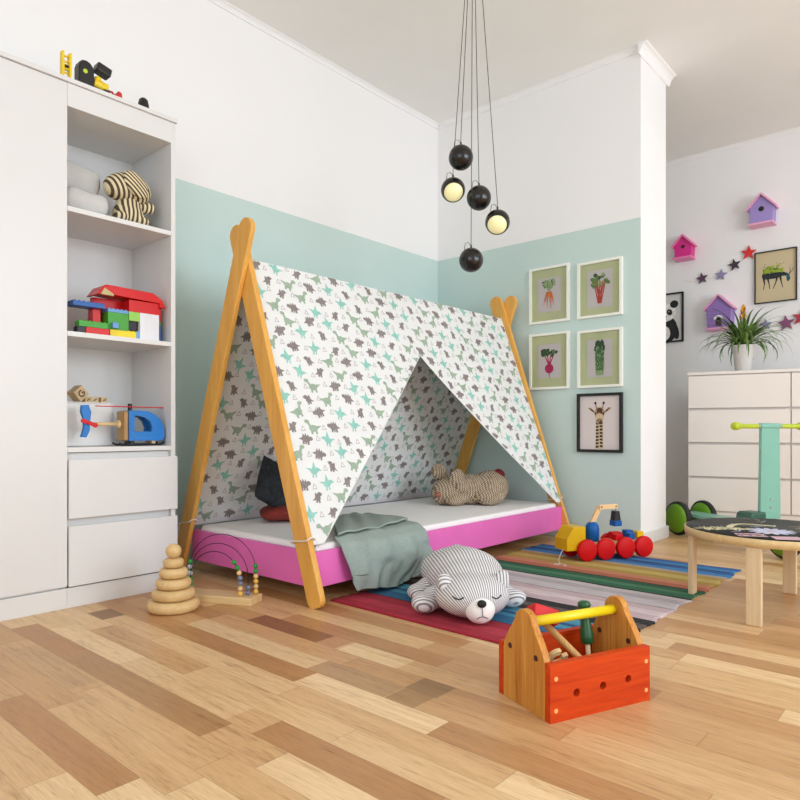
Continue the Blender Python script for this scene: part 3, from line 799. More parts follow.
# ------------------------------------------------------------------ rug
def rugmat():
    k = NT('striped_rag_rug', .95)
    p = k.sep(k.add('ShaderNodeNewGeometry').outputs['Position'])
    v = k.add('ShaderNodeNewGeometry').outputs['Position']
    wob = k.math('MULTIPLY', k.math('SUBTRACT', k.noise(k.comb(k.math('MULTIPLY', p[0], 6), k.math('MULTIPLY', p[1], 2.2), 0.0), 1.0, 2), .5), .022)
    t = k.math('DIVIDE', k.math('SUBTRACT', k.math('ADD', p[0], wob), 1.65), 1.59)
    S = [(1.65, (168, 36, 56)), (1.70, (182, 52, 70)), (1.76, (164, 34, 54)), (1.818, (40, 38, 44)), (1.83, (40, 104, 146)), (1.90, (66, 146, 176)), (1.935, (36, 84, 128)), (1.96, (72, 150, 178)), (2.018, (40, 38, 42)),
         (2.07, (96, 84, 80)), (2.11, (38, 36, 38)), (2.172, (206, 184, 190)), (2.24, (222, 206, 208)), (2.30, (204, 182, 186)), (2.352, (120, 108, 112)), (2.36, (206, 200, 204)), (2.44, (186, 180, 186)), (2.49, (210, 204, 206)), (2.533, (36, 38, 40)), (2.55, (46, 112, 80)), (2.60, (70, 134, 98)), (2.64, (40, 100, 72)), (2.69, (50, 44, 40)),
         (2.705, (188, 112, 84)), (2.76, (208, 140, 108)), (2.815, (186, 158, 78)), (2.87, (206, 184, 104)), (2.93, (182, 152, 82)), (2.99, (176, 168, 150)), (3.02, (60, 132, 190)), (3.075, (36, 92, 156)), (3.125, (28, 36, 50)), (3.135, (56, 128, 186)), (3.19, (40, 100, 166)), (3.23, (34, 36, 40))]
    lo = k.math('LESS_THAN', t, (2.533-1.65)/1.59)
    a = [((x-1.65)/1.59, c) for x, c in S[:18]]; b = [((x-1.65)/1.59, c) for x, c in S[18:]]
    c1 = k.ramp(t, a, 'CONSTANT'); c2 = k.ramp(t, b, 'CONSTANT')
    col = k.mix(lo, c2, c1)
    w = k.noise(k.comb(k.math('MULTIPLY', p[0], 130), k.math('MULTIPLY', p[1], 10), 0.0), 1.0, 3)
    g = k.ramp(w, [(.3, (205, 200, 200)), (.65, (255, 255, 255))])
    k.color(k.mix(.75, col, g, 'MULTIPLY'))
    wave = k.math('ADD', k.math('SINE', k.math('MULTIPLY', p[1], 700)), k.math('MULTIPLY', w, 3))
    k.bump(wave, .4, .002)
    return k.m
NR, NS = 100, 64
rr = random.Random(3); jit = [rr.uniform(-.008, .008) for _ in range(NR)]; jit2 = [rr.uniform(-.008, .008) for _ in range(NR)]
def RP(up):
    def P(a, b):
        x = 1.652+1.586*a/(NR-1); f = b/(NS-1)
        y0 = .790+.005*math.sin(a*.55)+jit[a]*.7; y1 = 1.800+jit2[a]
        y = y0+(y1-y0)*f
        z = (.0058+.0008*math.sin(.9*a)*math.cos(b*.3)) if up else .0006
        return (x, y, z)
    return P
m = MB(); m.grid(RP(0), NR, NS); m.grid(RP(1), NR, NS)
a0, a1 = RP(0), RP(1)
for seq in ([(a, 0) for a in range(NR)], [(a, NS-1) for a in range(NR)], [(0, b) for b in range(NS)], [(NR-1, b) for b in range(NS)]):
    for p, q in zip(seq, seq[1:]): m.poly([a0(*p), a0(*q), a1(*q), a1(*p)])
tag(weld(m.build('rug', rugmat())), 'colourful striped woven rug on the oak floor beside the bed', 'rug')

# ------------------------------------------------------------------ sleeping bear
def bearmat(name, fn, n):
    return stripes(name, fn, n, (128, 124, 129), (226, 224, 224), .34, 0.0, .2)
BEAR = bearmat('grey_pinstripe_knit', lambda k, s: k.math('ARCTAN2', s[0], k.math('ADD', s[2], .03)), 120.0)
BEARP = bearmat('grey_pinstripe_paw', lambda k, s: k.math('ADD', s[1], k.math('MULTIPLY', s[2], .5)), 2*PI/.0115)
t = thing('striped_bear', 'grey and white pinstriped plush bear lying asleep on the rug', 'plush toy', (1.925, 1.362, .0068), R(-42.7))
blob('body', [((-.005, .16, .094), (.150, .17, .091), (R(-4), 0, 0)), ((-.005, .05, .1), (.142, .16, .098), (0, 0, 0)), ((-.020, -.140, .076), (.130, .118, .074), (0, 0, 0)), ((.01, .27, .112), (.05, .07, .06), (R(20), 0, 0)), ((-.008, -.055, .106), (.122, .14, .070), (R(12), 0, 0))], BEAR, t, .009, 10)
blob('front_paw', [((-.172, -.085, .038), (.056, .042, .036), (0, R(8), R(34))), ((-.125, -.05, .048), (.06, .045, .042), (0, 0, R(25)))], BEARP, t, .008, 6)
blob('front_paw', [((.140, -.045, .036), (.058, .04, .034), (0, R(-8), R(-24))), ((.10, -.02, .05), (.06, .045, .042), (0, 0, R(-20)))], BEARP, t, .008, 6)
blob('hind_paw', [((-.172, .08, .034), (.045, .045, .032), (0, 0, 0)), ((-.13, .10, .045), (.05, .045, .04), (0, 0, 0))], BEARP, t, .008, 6)
blob('hind_paw', [((.13, .12, .036), (.045, .045, .034), (0, 0, 0)), ((.10, .13, .045), (.05, .045, .04), (0, 0, 0))], BEARP, t, .008, 6)
blob('ear', [((-.116, -.165, .122), (.026, .016, .036), (R(-18), R(-14), R(6)))], BEARP, t, .006, 3)
blob('ear', [((.074, -.160, .120), (.030, .015, .044), (R(-14), R(22), R(-14)))], bearmat('grey_pinstripe_ear', lambda k, s: s[0], 2*PI/.0105), t, .006, 3)
mz = blob('muzzle', [((-.014, -.232, .052), (.051, .042, .048), (R(-10), 0, 0))], fabric('white_fleece', (238, 234, 230), .95, 260, .02), t, .007, 4)
m = MB(); m.ell((-.016, -.270, .078), (.0150, .0105, .0125), (R(-20), 0, 0)); m.build('nose', plain('black_felt', (18, 17, 18), .7), mz)
m = MB(); m.tube([(-.016, -.2735, .068), (-.015, -.2755, .055), (-.014, -.2735, .037)], .0011, 6); m.tube([(-.032, -.2695, .030), (-.023, -.2730, .036), (-.014, -.2735, .0375), (-.005, -.2730, .036), (.004, -.2695, .030)], .0013, 6); m.build('mouth', plain('grey_thread', (90, 84, 84), .8), mz)
for sx, x0 in ((-1, -.086), (1, .040)):
    m = MB(); pts = []
    for q in range(9):
        f = q/8; x = x0+(-.017+.034*f); z = .094-.008*math.sin(PI*f)
        dx, dz = (x+.020)/.130, (z-.076)/.074
        y = -.140-.116*math.sqrt(max(0, 1-dx*dx-dz*dz))+.0005
        pts.append((x, y, z))
    m.tube(pts, .0022, 6); m.build('closed_eye', plain('black_thread', (30, 28, 28), .8), t)

# ------------------------------------------------------------------ wooden ring stacker and bead maze
PALE = wood('pale_toy_wood', (196, 160, 104), (220, 188, 134), 'x', 9, .5, .4)
t = thing('ring_stacker', 'pale wooden ring stacking tower standing in front of the drawers', 'toy', (1.205, 2.135, 0), R(12))
zc = 0.0
for r_, h_ in ((.090, .040), (.074, .038), (.061, .037), (.050, .036), (.036, .034)):
    m = MB(); prof = [(.012, zc+.001)]
    for q in range(13):
        a = R(-90+180*q/12); prof.append((r_-h_*.42+h_*.42*math.cos(a), zc+h_/2+(h_/2-.0006)*math.sin(a)))
    prof.append((.012, zc+h_-.001)); m.lathe(prof, 40, None, 0, True); m.build('ring', PALE, t); zc += h_
m = MB(); m.cyl((0, 0, .01), (0, 0, zc+.006), .0115, n=16); m.build('peg', PALE, t)
m = MB(); m.ell((0, 0, zc+.024), (.027, .027, .0265), (0, 0, 0), 28, 16); m.build('ball', PALE, t)

GRN = plain('green_bead', (34, 140, 52), .3, .05, 40)
BEADS = {'g': GRN, 'w': plain('pearl_bead', (196, 196, 206), .3, .03), 'n': plain('natural_bead', (222, 186, 128), .4, .05), 'b': plain('slate_bead', (110, 120, 146), .3, .05), 'y': plain('yellow_bead', (226, 180, 78), .35, .04)}
t = thing('bead_maze', 'wooden bead maze with three wire arches beside the ring stacker', 'toy', (1.392, 2.102, 0), R(-64.8))
m = MB(); m.box((-.18, -.045, 0), (.135, .045, .028)); m.build('base', BEECH, t, .0025)
WIRE = plain('dark_wire', (34, 28, 30), .4, .05, 20, 0, .6)
arcs = [(-.130, .080, .188, -.022, [('g', 0), ('g', 0)], ['n', 'g', 'g'], ['y', 'n', 'b', 'b', 'n', 'g', 'g']),
        (-.146, .100, .215, .000, [], ['y', 'g', 'g', 'w'], ['b', 'b']),
        (-.163, .119, .246, .024, [], ['n', 'g', 'g', 'g', 'w', 'g'], ['y', 'n', 'y', 'n', 'g', 'g'])]
br = .0095
for x0, x1, hh, y, _, lb, rb in arcs:
    pts = []; rx = (x1-x0)/2; xc = (x0+x1)/2; zs = hh-min(rx, hh*.55)
    pts.append((x0, y, .0285)); pts.append((x0, y, zs*.6)); 
    for q in range(21):
        a = PI-PI*q/20; pts.append((xc+rx*math.cos(a), y, zs+(hh-zs)*math.sin(a)))
    pts.append((x1, y, zs*.6)); pts.append((x1, y, .0285))
    m = MB(); m.tube(pts, .0014, 6); m.build('wire_arch', WIRE, t)
    for xx, bl in ((x0, lb), (x1, rb)):
        for q, cch in enumerate(bl):
            z = .0285+br+q*br*2
            if z > zs+.01:
                f = min(1, (z-zs)/(hh-zs)); xo = (rx*(1-math.sqrt(max(0, 1-f*f))))*(1 if xx == x0 else -1)
            else: xo = 0
            m = MB(); m.ell((xx+xo, y, z), (br, br, br), (0, 0, 0), 16, 10); m.build('bead', BEADS[cch], t)

# ------------------------------------------------------------------ wooden toolbox with toy tools
TBW = wood('toolbox_pine', (164, 94, 30), (212, 150, 70), 'z', 30, .45, .04)
TBR = wood('toolbox_orange_stain', (168, 38, 6), (208, 72, 14), 'x', 18, .5)
DOW = wood('toolbox_dowel', (220, 150, 84), (232, 170, 104), 'x', 20, .5)
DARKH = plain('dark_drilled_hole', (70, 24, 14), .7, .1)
t = thing('toolbox', 'open wooden toy toolbox with orange sides and a yellow carrying bar', 'toolbox', (1.276, .688, 0), R(-22.9))
LX, LY, HZ = .295, .195, .128
def board_holes(name, y0, y1):
    m = MB(); hs_ = [.29, .55, .81]
    holes = [((LX*f-.012), HZ*(.44+.02*i)) for i, f in enumerate(hs_)]
    # a board cut into three cells, each with a round hole
    xs = [0, LX*.42, LX*.68, LX]
    for i in range(3):
        hx, hz = holes[i]; rr_ = .0092
        outer = [(xs[i], 0), (xs[i+1], 0), (xs[i+1], HZ), (xs[i], HZ)]
        inner = [(hx+rr_*math.cos(2*PI*k/20), hz+rr_*math.sin(2*PI*k/20)) for k in range(20)]
        q = ringprism(outer, inner, y0, y1)
        b = len(m.v); m.v += q.v; m.f += [(tuple(b+j for j in f[0]), 0, False) for f in q.f]
    o = weld(m.build(name, TBR, t), 1e-5)
    return o
fp = board_holes('front_panel', 0, .018)
board_holes('back_panel', LY-.018, LY)
for x, z in ((.016, .096), (.016, .026), (LX-.012, .094), (LX-.012, .026)):
    m = MB(); m.cyl((x, -.0008, z), (x, .004, z), .0052, n=16); m.build('dowel', DOW, fp)
MB().box((.0185, .0185, .004), (LX-.0185, LY-.0185, .014)).build('bottom', TBW, t)
def end_outline():
    y0, y1 = .0185, LY-.0185; c = (y0+y1)/2; pts = [(y0, 0), (y1, 0), (y1, .118)]
    top = .226; r = .034
    for q in range(1, 6):
        f = q/6; pts.append((y1-(y1-c-r)*f**1.5, .118+(top-r-.118)*f))
    for q in range(13):
        a = R(8+164*q/12); pts.append((c+r*math.cos(a), top-r+r*math.sin(a)))
    for q in range(5, 0, -1):
        f = q/6; pts.append((y0+(c-r-y0)*f**1.5, .118+(top-r-.118)*f))
    pts.append((y0, .118)); return pts
Mend = Matrix(((0, 1, 0, 0), (1, 0, 0, 0), (0, 0, 1, 0), (0, 0, 0, 1)))
for x0, x1 in ((.0, .018), (LX-.018, LX)):
    e_ = MB().prism(end_outline(), x0, x1, Mend).build('end_panel', TBW, t, .0015)
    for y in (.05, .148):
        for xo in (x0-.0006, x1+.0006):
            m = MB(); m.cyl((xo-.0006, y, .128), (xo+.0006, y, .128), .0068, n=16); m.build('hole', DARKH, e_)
m = MB(); m.cyl((.0105, LY/2, .194), (LX-.0105, LY/2, .194), .0118, n=24); m.build('carrying_bar', plain('yellow_bar_paint', (238, 210, 22), .35, .02), t)
def tb(x, y, z): return Vector((1.276, .688, 0)) + Matrix.Rotation(R(-22.9), 3, 'Z') @ Vector((x, y, z))
def rodM(a, b): 
    d = Vector(b)-Vector(a); return Matrix.Translation(a) @ d.to_track_quat('Z', 'Y').to_matrix().to_4x4(), d.length
TOOLW = wood('tool_handle_wood', (196, 142, 78), (220, 172, 110), 'z', 16, .45)
h = thing('toy_hammer', 'toy hammer with a red head and wooden handle lying in the toolbox', 'toy tool', tb(.12, .10, .0145), R(-22.9))
a, b = Vector((-.02, .05, .155)), Vector((.095, -.07, .004)); M_, ln = rodM(a, b)
m = MB(); m.lathe([(.0085, -.012), (.0085, ln*.6), (.0078, ln)], 18, M_); m.build('handle', TOOLW, h)
Mh = Matrix.Translation(a+Vector((-.006, .008, .016))) @ Euler((R(-28), R(20), R(-12))).to_matrix().to_4x4()
m = MB(); m.box((-.026, -.021, -.018), (.042, .021, .020), 0, Mh); m.build('head', plain('hammer_red', (204, 14, 14), .6, .03), h, .003)
h = thing('toy_screwdriver', 'green handled toy screwdriver leaning upright inside the toolbox', 'toy tool', tb(.215, .13, .0145), R(-22.9))
a, b = Vector((.0, -.018, .004)), Vector((.008, .016, .194)); M_, ln = rodM(a, b)
m = MB(); m.cyl(M_ @ Vector((0, 0, 0)), M_ @ Vector((0, 0, ln*.52)), .0062, n=14); m.build('shaft', BEECHZ, h)
m = MB(); m.lathe([(.009, ln*.46), (.0155, ln*.48), (.0165, ln*.56), (.014, ln*.68), (.012, ln*.78), (.0095, ln*.84), (.0085, ln*.87), (.013, ln*.90), (.0165, ln*.945), (.015, ln*.985), (.009, ln*1.005), (0, ln*1.01)], 24, M_, 0, True); m.build('handle', plain('screwdriver_green', (28, 84, 44), .4, .06), h)
h = thing('toy_wrench', 'light wooden toy spanner lying under the hammer in the toolbox', 'toy tool', tb(.10, .055, .0145), R(-22.9))
MW = Matrix.Translation((-.02, .02, .095)) @ Euler((R(35), R(30), R(10))).to_matrix().to_4x4()
pts = [(.024*math.cos(R(a)), .024*math.sin(R(a))) for a in range(215, 505, 15)] + [(.013*math.cos(R(a)), .013*math.sin(R(a))) for a in range(505, 200, -15)]
m = MB()
ring_o = [(.026*math.cos(R(a)), .026*math.sin(R(a))) for a in range(120, 421, 15)]; ring_i = [(.013*math.cos(R(a)), .013*math.sin(R(a))) for a in range(120, 421, 15)]
for k in range(len(ring_o)-1): m.prism([ring_o[k], ring_o[k+1], ring_i[k+1], ring_i[k]], -.005, .005, MW)
m.build('jaw', BEECH, h)
m = MB(); m.prism([(.0, -.0245), (.008, -.024), (.075, -.038), (.078, -.024), (.01, -.0135), (.0, -.0135)], -.005, .005, MW); m.build('handle', BEECH, h, .001)

# ------------------------------------------------------------------ pull-along truck
t = thing('toy_truck', 'wooden toy crane truck with yellow cab and red wheels on the rug corner', 'toy vehicle', (2.982, 1.452, .0066), R(-29))
WR = plain('wheel_red', (206, 12, 18), .5, .02); WRI = plain('wheel_hub_red', (188, 14, 22), .4, .02)
TW = wood('truck_wood', (220, 176, 118), (238, 200, 146), 'x', 14, .45)
TY = plain('cab_yellow', (222, 176, 24), .35, .03); TB_ = plain('truck_blue', (22, 92, 166), .35, .04)
for i, x in enumerate((.0, .1075, .225, .334)):
    for sy in (-1, 1):
        Mw = Matrix.Translation((x, sy*.066, .0525)) @ Matrix.Rotation(R(90), 4, 'X')
        m = MB(); m.lathe([(.0, -.013), (.047, -.013), (.0515, -.010), (.0525, -.006), (.0525, .006), (.0515, .010), (.047, .013), (0, .013)], 32, Mw, 0, False); m.build('wheel', WR, t)
for x in (.0, .1075, .225, .334):
    m = MB(); m.cyl((x, -.055, .0525), (x, .055, .0525), .006, n=12); m.build('axle', TW, t)
m = MB(); m.box((-.06, -.05, .058), (.158, .05, .084)); m.build('chassis', TW, t, .002)
m = MB(); m.box((.178, -.05, .058), (.385, .05, .084)); m.build('trailer', TW, t, .002)
m = MB(); m.cyl((.157, 0, .066), (.179, 0, .066), .006, n=12); m.build('coupling', BLK, t)
m = MB(); m.prism([(-.104, .050), (.004, .050), (.004, .164), (-.064, .164), (-.104, .108)], -.052, .052); m.build('cab', TY, t, .004)
m = MB(); m.lathe([(.034, .0842), (.034, .145), (.031, .16), (.024, .172), (.014, .178), (0, .179)], 28, Matrix.Translation((.078, 0, 0))); m.build('turret', TB_, t)
def seg(p, q, w, y0, y1):
    u = bar(p[0], p[1], q[0], q[1], w); return MB().prism(u, y0, y1)
arm = seg((.074, .168), (.122, .252), .024, -.008, .008).build('lower_arm', TW, t, .002)
arm2 = seg((.110, .250), (.220, .252), .024, -.0165, -.0085).build('upper_arm', TW, t, .002)
for x, z in ((.122, .251), (.208, .2515)):
    m = MB(); m.cyl((x, -.0175, z), (x, -.016, z), .0045, n=12); m.build('pin', BLK, arm2)
m = MB(); m.cyl((.208, -.0125, .244), (.208, -.0125, .226), .0015, n=8); m.prism([(.190, .182), (.228, .182), (.220, .228), (.196, .228)], -.028, .006); m.build('hook', BLK, t, .002)
m = MB(); m.box((.188, -.034, .154), (.230, .01, .1815)); m.build('load', TB_, t, .002)
for x0, x1, y0, y1, h_, mt_ in ((.186, .228, -.044, -.006, .030, WR), (.20, .255, .0, .036, .034, WR), (.266, .300, -.044, -.008, .032, TB_), (.285, .326, .0, .036, .040, TB_), (.335, .374, -.02, .03, .034, TY)):
    m = MB(); m.box((x0, y0, .0845), (x1, y1, .0845+h_)); m.build('cargo_block', mt_, t, .002)
m = MB(); m.tube([(-.093, -.02, .066), (-.120, -.03, .045), (-.147, -.045, .012), (-.16, -.08, .003), (-.18, -.10, .0024), (-.2, -.09, .0024), (-.185, -.07, .0024), (-.16, -.085, .0035), (-.15, -.12, .0024), (-.175, -.135, .0024)], .0016, 6); m.build('pull_string', TIE, t)

# ------------------------------------------------------------------ low round table
TC = (2.64, .535)
t = thing('round_table', 'low round table with a black decorated top and four birch legs', 'table', (*TC, 0))
TZ = .285
m = MB(); m.lathe([(.294, TZ-.027), (.294, TZ-.002), (.292, TZ)], 96); m.build('table_top', BEECH, t)
SLATE = plain('black_slate_paint', (34, 35, 34), .5, .1, 8)
def topart():
    m = MB(); z = TZ+.0018; rd = random.Random(21)
    def put(pl, mi): m.poly([(x, y, z+.00006*len(m.f) % .0006) for x, y in pl], mi)
    def W(u, v):    # a place on the top in the directions of the room's long wall
        return (u, v)
    # cream sprigs and leaves near the left rim
    for q in range(9):
        f = q/8; x, y = -.165+.08*f, .205-.115*f+rd.uniform(-.02, .02)
        for k in range(4):
            a = rd.uniform(0, PI); l_ = rd.uniform(.02, .045); put(bar(x-l_*math.cos(a), y-l_*math.sin(a), x+l_*math.cos(a), y+l_*math.sin(a), .009, .003), 0)
        put(el(x+.02, y-.01, .012, .008, rd.uniform(0, 3), 10), 3)
    # a sweeping cream arc
    pr_ = [(-.09+.15*f+.05*math.sin(PI*f), .125-.12*f+.055*math.sin(PI*f)) for f in [q/20 for q in range(21)]]
    for p, q in zip(pr_, pr_[1:]): put(bar(*p, *q, .022), 0)
    # pale blue blossom, pink tiles near the front edge
    for q in range(14):
        a = 2*PI*q/14; put(el(-.085+.045*math.cos(a), -.01+.045*math.sin(a), .034, .011, a, 10), 1)
    put(el(-.085, -.01, .014, .014), 2)
    for cx, cy in ((-.215, .025), (-.215, -.085)):
        def T(l_, cx=cx, cy=cy): return [(cx+x*.5+y*.86, cy-x*.86+y*.5) for x, y in l_]
        put(T([(-.046, -.034), (.046, -.036), (.042, .036), (-.044, .034)]), 2)
        for k in range(4):
            xo = -.033+.022*k; put(T(el(xo, 0, .0085, .024, .4*k, 10)), 4); put(T(el(xo+.002, 0, .003, .013, .4*k, 8)), 2)
    for q in range(34):
        r_ = rd.uniform(.05, .27); a = rd.uniform(0, 2*PI); l_ = rd.uniform(.01, .035); b_ = rd.uniform(0, PI); x, y = r_*math.cos(a), r_*math.sin(a)
        if math.hypot(x, y)+l_ > .285: continue
        put(bar(x-l_*math.cos(b_), y-l_*math.sin(b_), x+l_*math.cos(b_), y+l_*math.sin(b_), .005, .003), rd.choice((0, 1, 1, 3)))
    return m
top_ = topart(); top_.lathe([(.289, TZ+.0002), (.2885, TZ+.0014), (0, TZ+.0014)], 96, None, 5, False)
top_.build('slate', [plain('chalk_cream', (214, 206, 168), .8), plain('chalk_blue_white', (196, 198, 220), .8), plain('chalk_pink', (206, 170, 178), .8), plain('chalk_olive', (170, 168, 104), .8), plain('chalk_maroon', (84, 50, 60), .8), SLATE], t, recalc=False)['label'] = 'black slate disc with chalky pattern'
for a in (0, 90, 180, 270):
    m = MB(); M = Matrix.Rotation(R(a), 4, 'Z')
    m.box((.268, -.0235, .0072 if a == 90 else 0), (.288, .0235, TZ-.0275), 0, M); m.build('leg', BEECHZ, t, .003)

# ------------------------------------------------------------------ mint ride-on scooter behind the table
ax, dv_ = Vector((.8603, -.5084, 0)), Vector((-.5084, -.8603, 0))
rz = math.atan2(ax.y, ax.x)     # local x = axle (to the right), local -y = driving direction
t = thing('ride_on_scooter', 'mint green ride-on scooter with lime wheels and handlebar behind the low table', 'scooter', (4.185, 1.299, 0), rz)
TEAL = plain('mint_scooter_paint', (126, 182, 164), .38, .02); TEALD = plain('dark_green_plastic', (46, 92, 74), .4, .05)
LIME = plain('lime_wheel_plastic', (110, 164, 30), .35, .03); TYRE = plain('black_rubber', (26, 27, 26), .6, .1); LIMEG = plain('lime_grip', (186, 204, 38), .4, .03)
def wheel(x, y, r, w=.034):
    M = Matrix.Translation((x, y, r)) @ Matrix.Rotation(R(90), 4, 'Y')
    m = MB(); m.lathe([(r*.86, -w/2), (r*.97, -w/2+.002), (r, -w*.25), (r, w*.25), (r*.97, w/2-.002), (r*.86, w/2)], 40, M); o = m.build('wheel', TYRE, t)
    for s in (-1, 1):
        m = MB(); m.lathe([(r*.87, s*(w/2-.002)), (r*.855, s*(w/2+.003)), (r*.5, s*(w/2+.009)), (0, s*(w/2+.012))], 36, M, 0, False); m.build('wheel_disc', LIME, o)
RW = .102
wheel(-.095, 0, RW); wheel(.095, 0, RW)
m = MB(); m.cyl((-.09, 0, RW), (.09, 0, RW), .012, n=14); m.build('rear_axle', BLK, t)
m = MB(); m.prism([(.0, .128), (.03, .136), (-.54, .138), (-.60, .11), (-.60, .098), (-.54, .118), (.0, .112)], -.062, .062, Matrix(((0, 1, 0, 0), (1, 0, 0, 0), (0, 0, 1, 0), (0, 0, 0, 1)))); m.build('deck', TEAL, t, .004)
wheel(-.125, -.77, .095)
m = MB()
for s in (-.154, -.096): m.box((s-.004, -.785, .085), (s+.004, -.755, .115)); m.box((s-.004, -.7545, .095), (s+.004, -.602, .115))
m.box((-.0915, -.628, .095), (-.0305, -.602, .115)); m.box((-.084, -.6015, .095), (-.022, -.58, .169)); m.build('fork', TEALD, t, .002)
col_ = MB().prism([(-.094, .17), (.046, .17), (.042, .42), (.037, .675), (-.083, .675), (-.088, .42)], -.60, -.578).build('steering_column', TEAL, t, .005)
for z in (.232, .275):
    m = MB(); m.cyl((-.022, -.6045, z), (-.022, -.598, z), .006, n=14); m.build('screw', plain('steel_screw', (190, 200, 196), .3, .03, 6, 0, .7), col_)
m = MB(); m.cyl((-.087, -.589, .660), (.041, -.589, .660), .0165, n=22); m.build('handlebar_clamp', TEAL, t, .002)
for s in (-1, 1):
    c = -.023
    m = MB(); m.cyl((c+s*.063, -.589, .660), (c+s*.078, -.589, .660), .012, n=18); m.build('collar', plain('grey_collar', (160, 176, 168), .4), t)
    m = MB(); m.lathe([(.0105, .078), (.0125, .082), (.0125, .20), (.018, .204), (.021, .216), (.021, .232), (.017, .242), (0, .244)], 22, Matrix.Translation((c, -.589, .660)) @ Matrix.Rotation(R(90*s), 4, 'Y')); m.build('grip', LIMEG, t)
m = MB(); m.prism([(-.205, .162), (-.096, .162), (-.096, .215), (-.18, .215), (-.196, .205)], -.64, -.54); m.build('footrest', TEALD, t, .008)
m = MB(); m.box((-.06, -.577, .139), (.04, -.50, .17)); m.build('column_base', TEALD, t, .004)

# ------------------------------------------------------------------ chest of drawers in the far room
DR = R(-77.7)
t = thing('chest_of_drawers', 'wide white chest of drawers standing by the far wall', 'chest of drawers', (4.475, 1.407, 0), DR)
CW = .577; WT = 2*CW+.012; DH = 1.018; GAP = plain('drawer_shadow_gap_board', (196, 186, 178), .6)
MB().box((0, .012, .0), (WT, .45, DH-.0205)).build('body', LACQ2, t, .001)
MB().box((-.004, -.006, DH-.0195), (WT+.004, .452, DH)).build('top', LACQ2, t, .0015)
MB().box((.004, .004, .0), (WT-.004, .0115, .108)).build('plinth', LACQ2, t, .001)
rows = [.990, .768, .546, .325]
for c in range(2):
    for z1 in rows:
        z0 = z1-.207; x0 = .003+c*(CW+.006); x1 = x0+CW
        d_ = MB().box((x0, -.010, z0), (x1, .0075, z1)).build('drawer', LACQ2, t, .001)
        MB().box((x0, -.002, z1+.0005), (x1-.028, .0115, z1+.006)).build('finger_groove', GAP, d_)

# plant
def dl(x, y, z): return Vector((4.475, 1.407, 0)) + Matrix.Rotation(DR, 3, 'Z') @ Vector((x, y, z))
pt = thing('potted_plant', 'flowering plant with arching leaves in a white pot on the chest', 'potted plant', dl(.318, .20, DH+.0003))
m = MB(); m.lathe([(.042, 0), (.046, .003), (.068, .178), (.070, .182), (.065, .182), (.063, .165), (0, .165)], 40, None, 0, True); m.build('pot', plain('white_ceramic', (226, 222, 218), .4, .01), pt)
m = MB(); m.lathe([(0, .1655), (.0625, .1655), (.0625, .168), (0, .172)], 24, None, 0, False); m.build('soil', plain('dark_soil', (58, 44, 34), .95, .2, 60), pt)
LEAF = NT('plant_leaf_green', .45); v_ = LEAF.coord(); LEAF.color(LEAF.ramp(LEAF.noise(v_, 14, 3), [(.3, (40, 72, 28)), (.65, (124, 158, 78))])); LEAF = LEAF.m
m = MB(); rd = random.Random(5)
for q in range(120):
    az = 2*PI*q*.381966+rd.uniform(-.2, .2); f = q/119
    el0 = R(86-54*f+rd.uniform(-10, 10)); ln = rd.uniform(.22, .40)*(1 if f > .25 else .75); droop = (1.0+1.9*f)*rd.uniform(.8, 1.2); w = rd.uniform(.0075, .0115)
    p = Vector((.02*math.cos(az), .02*math.sin(az), .17)); a_ = el0; N = 12; side = Vector((-math.sin(az), math.cos(az), 0)); prev = None
    for k in range(N+1):
        s = k/N; ww = w*(.55+.9*s if s < .4 else (1-s)**.75*1.3)
        d = Vector((math.cos(a_)*math.cos(az), math.cos(a_)*math.sin(az), math.sin(a_)))
        nrm = side.cross(d)
        row = [p-side*ww+nrm*ww*.35, p, p+side*ww+nrm*ww*.35]
        if prev:
            m.poly([prev[0], prev[1], row[1], row[0]], 0, True); m.poly([prev[1], prev[2], row[2], row[1]], 0, True)
        prev = row; p = p+d*ln/N; a_ -= droop/N*(.5+1.2*s)
    
m.build('foliage', LEAF, pt, recalc=False)
m = MB(); m.cyl((0, 0, .17), (0, 0, .385), .005, .004, 8); m.build('flower_stem', LEAF, pt)
m = MB(); rd = random.Random(9)
for q in range(22):
    z = .345+.004*q; az = q*2.4; rr2 = .03*(1-q/30); 
    b = Vector((0, 0, z)); tip = b+Vector((rr2*math.cos(az), rr2*math.sin(az), .030)); sd = Vector((-math.sin(az), math.cos(az), 0))*.009; mid = (b+tip)/2+Vector((math.cos(az), math.sin(az), -.3))*.006
    m.poly([b, mid-sd, tip], 0 if q % 3 else 1, True); m.poly([b, tip, mid+sd], 0 if q % 3 else 1, True)
m.build('flower', [plain('yellow_bract', (232, 178, 40), .5, .08, 30), plain('orange_bract', (204, 104, 34), .5, .08, 30)], pt, recalc=False)

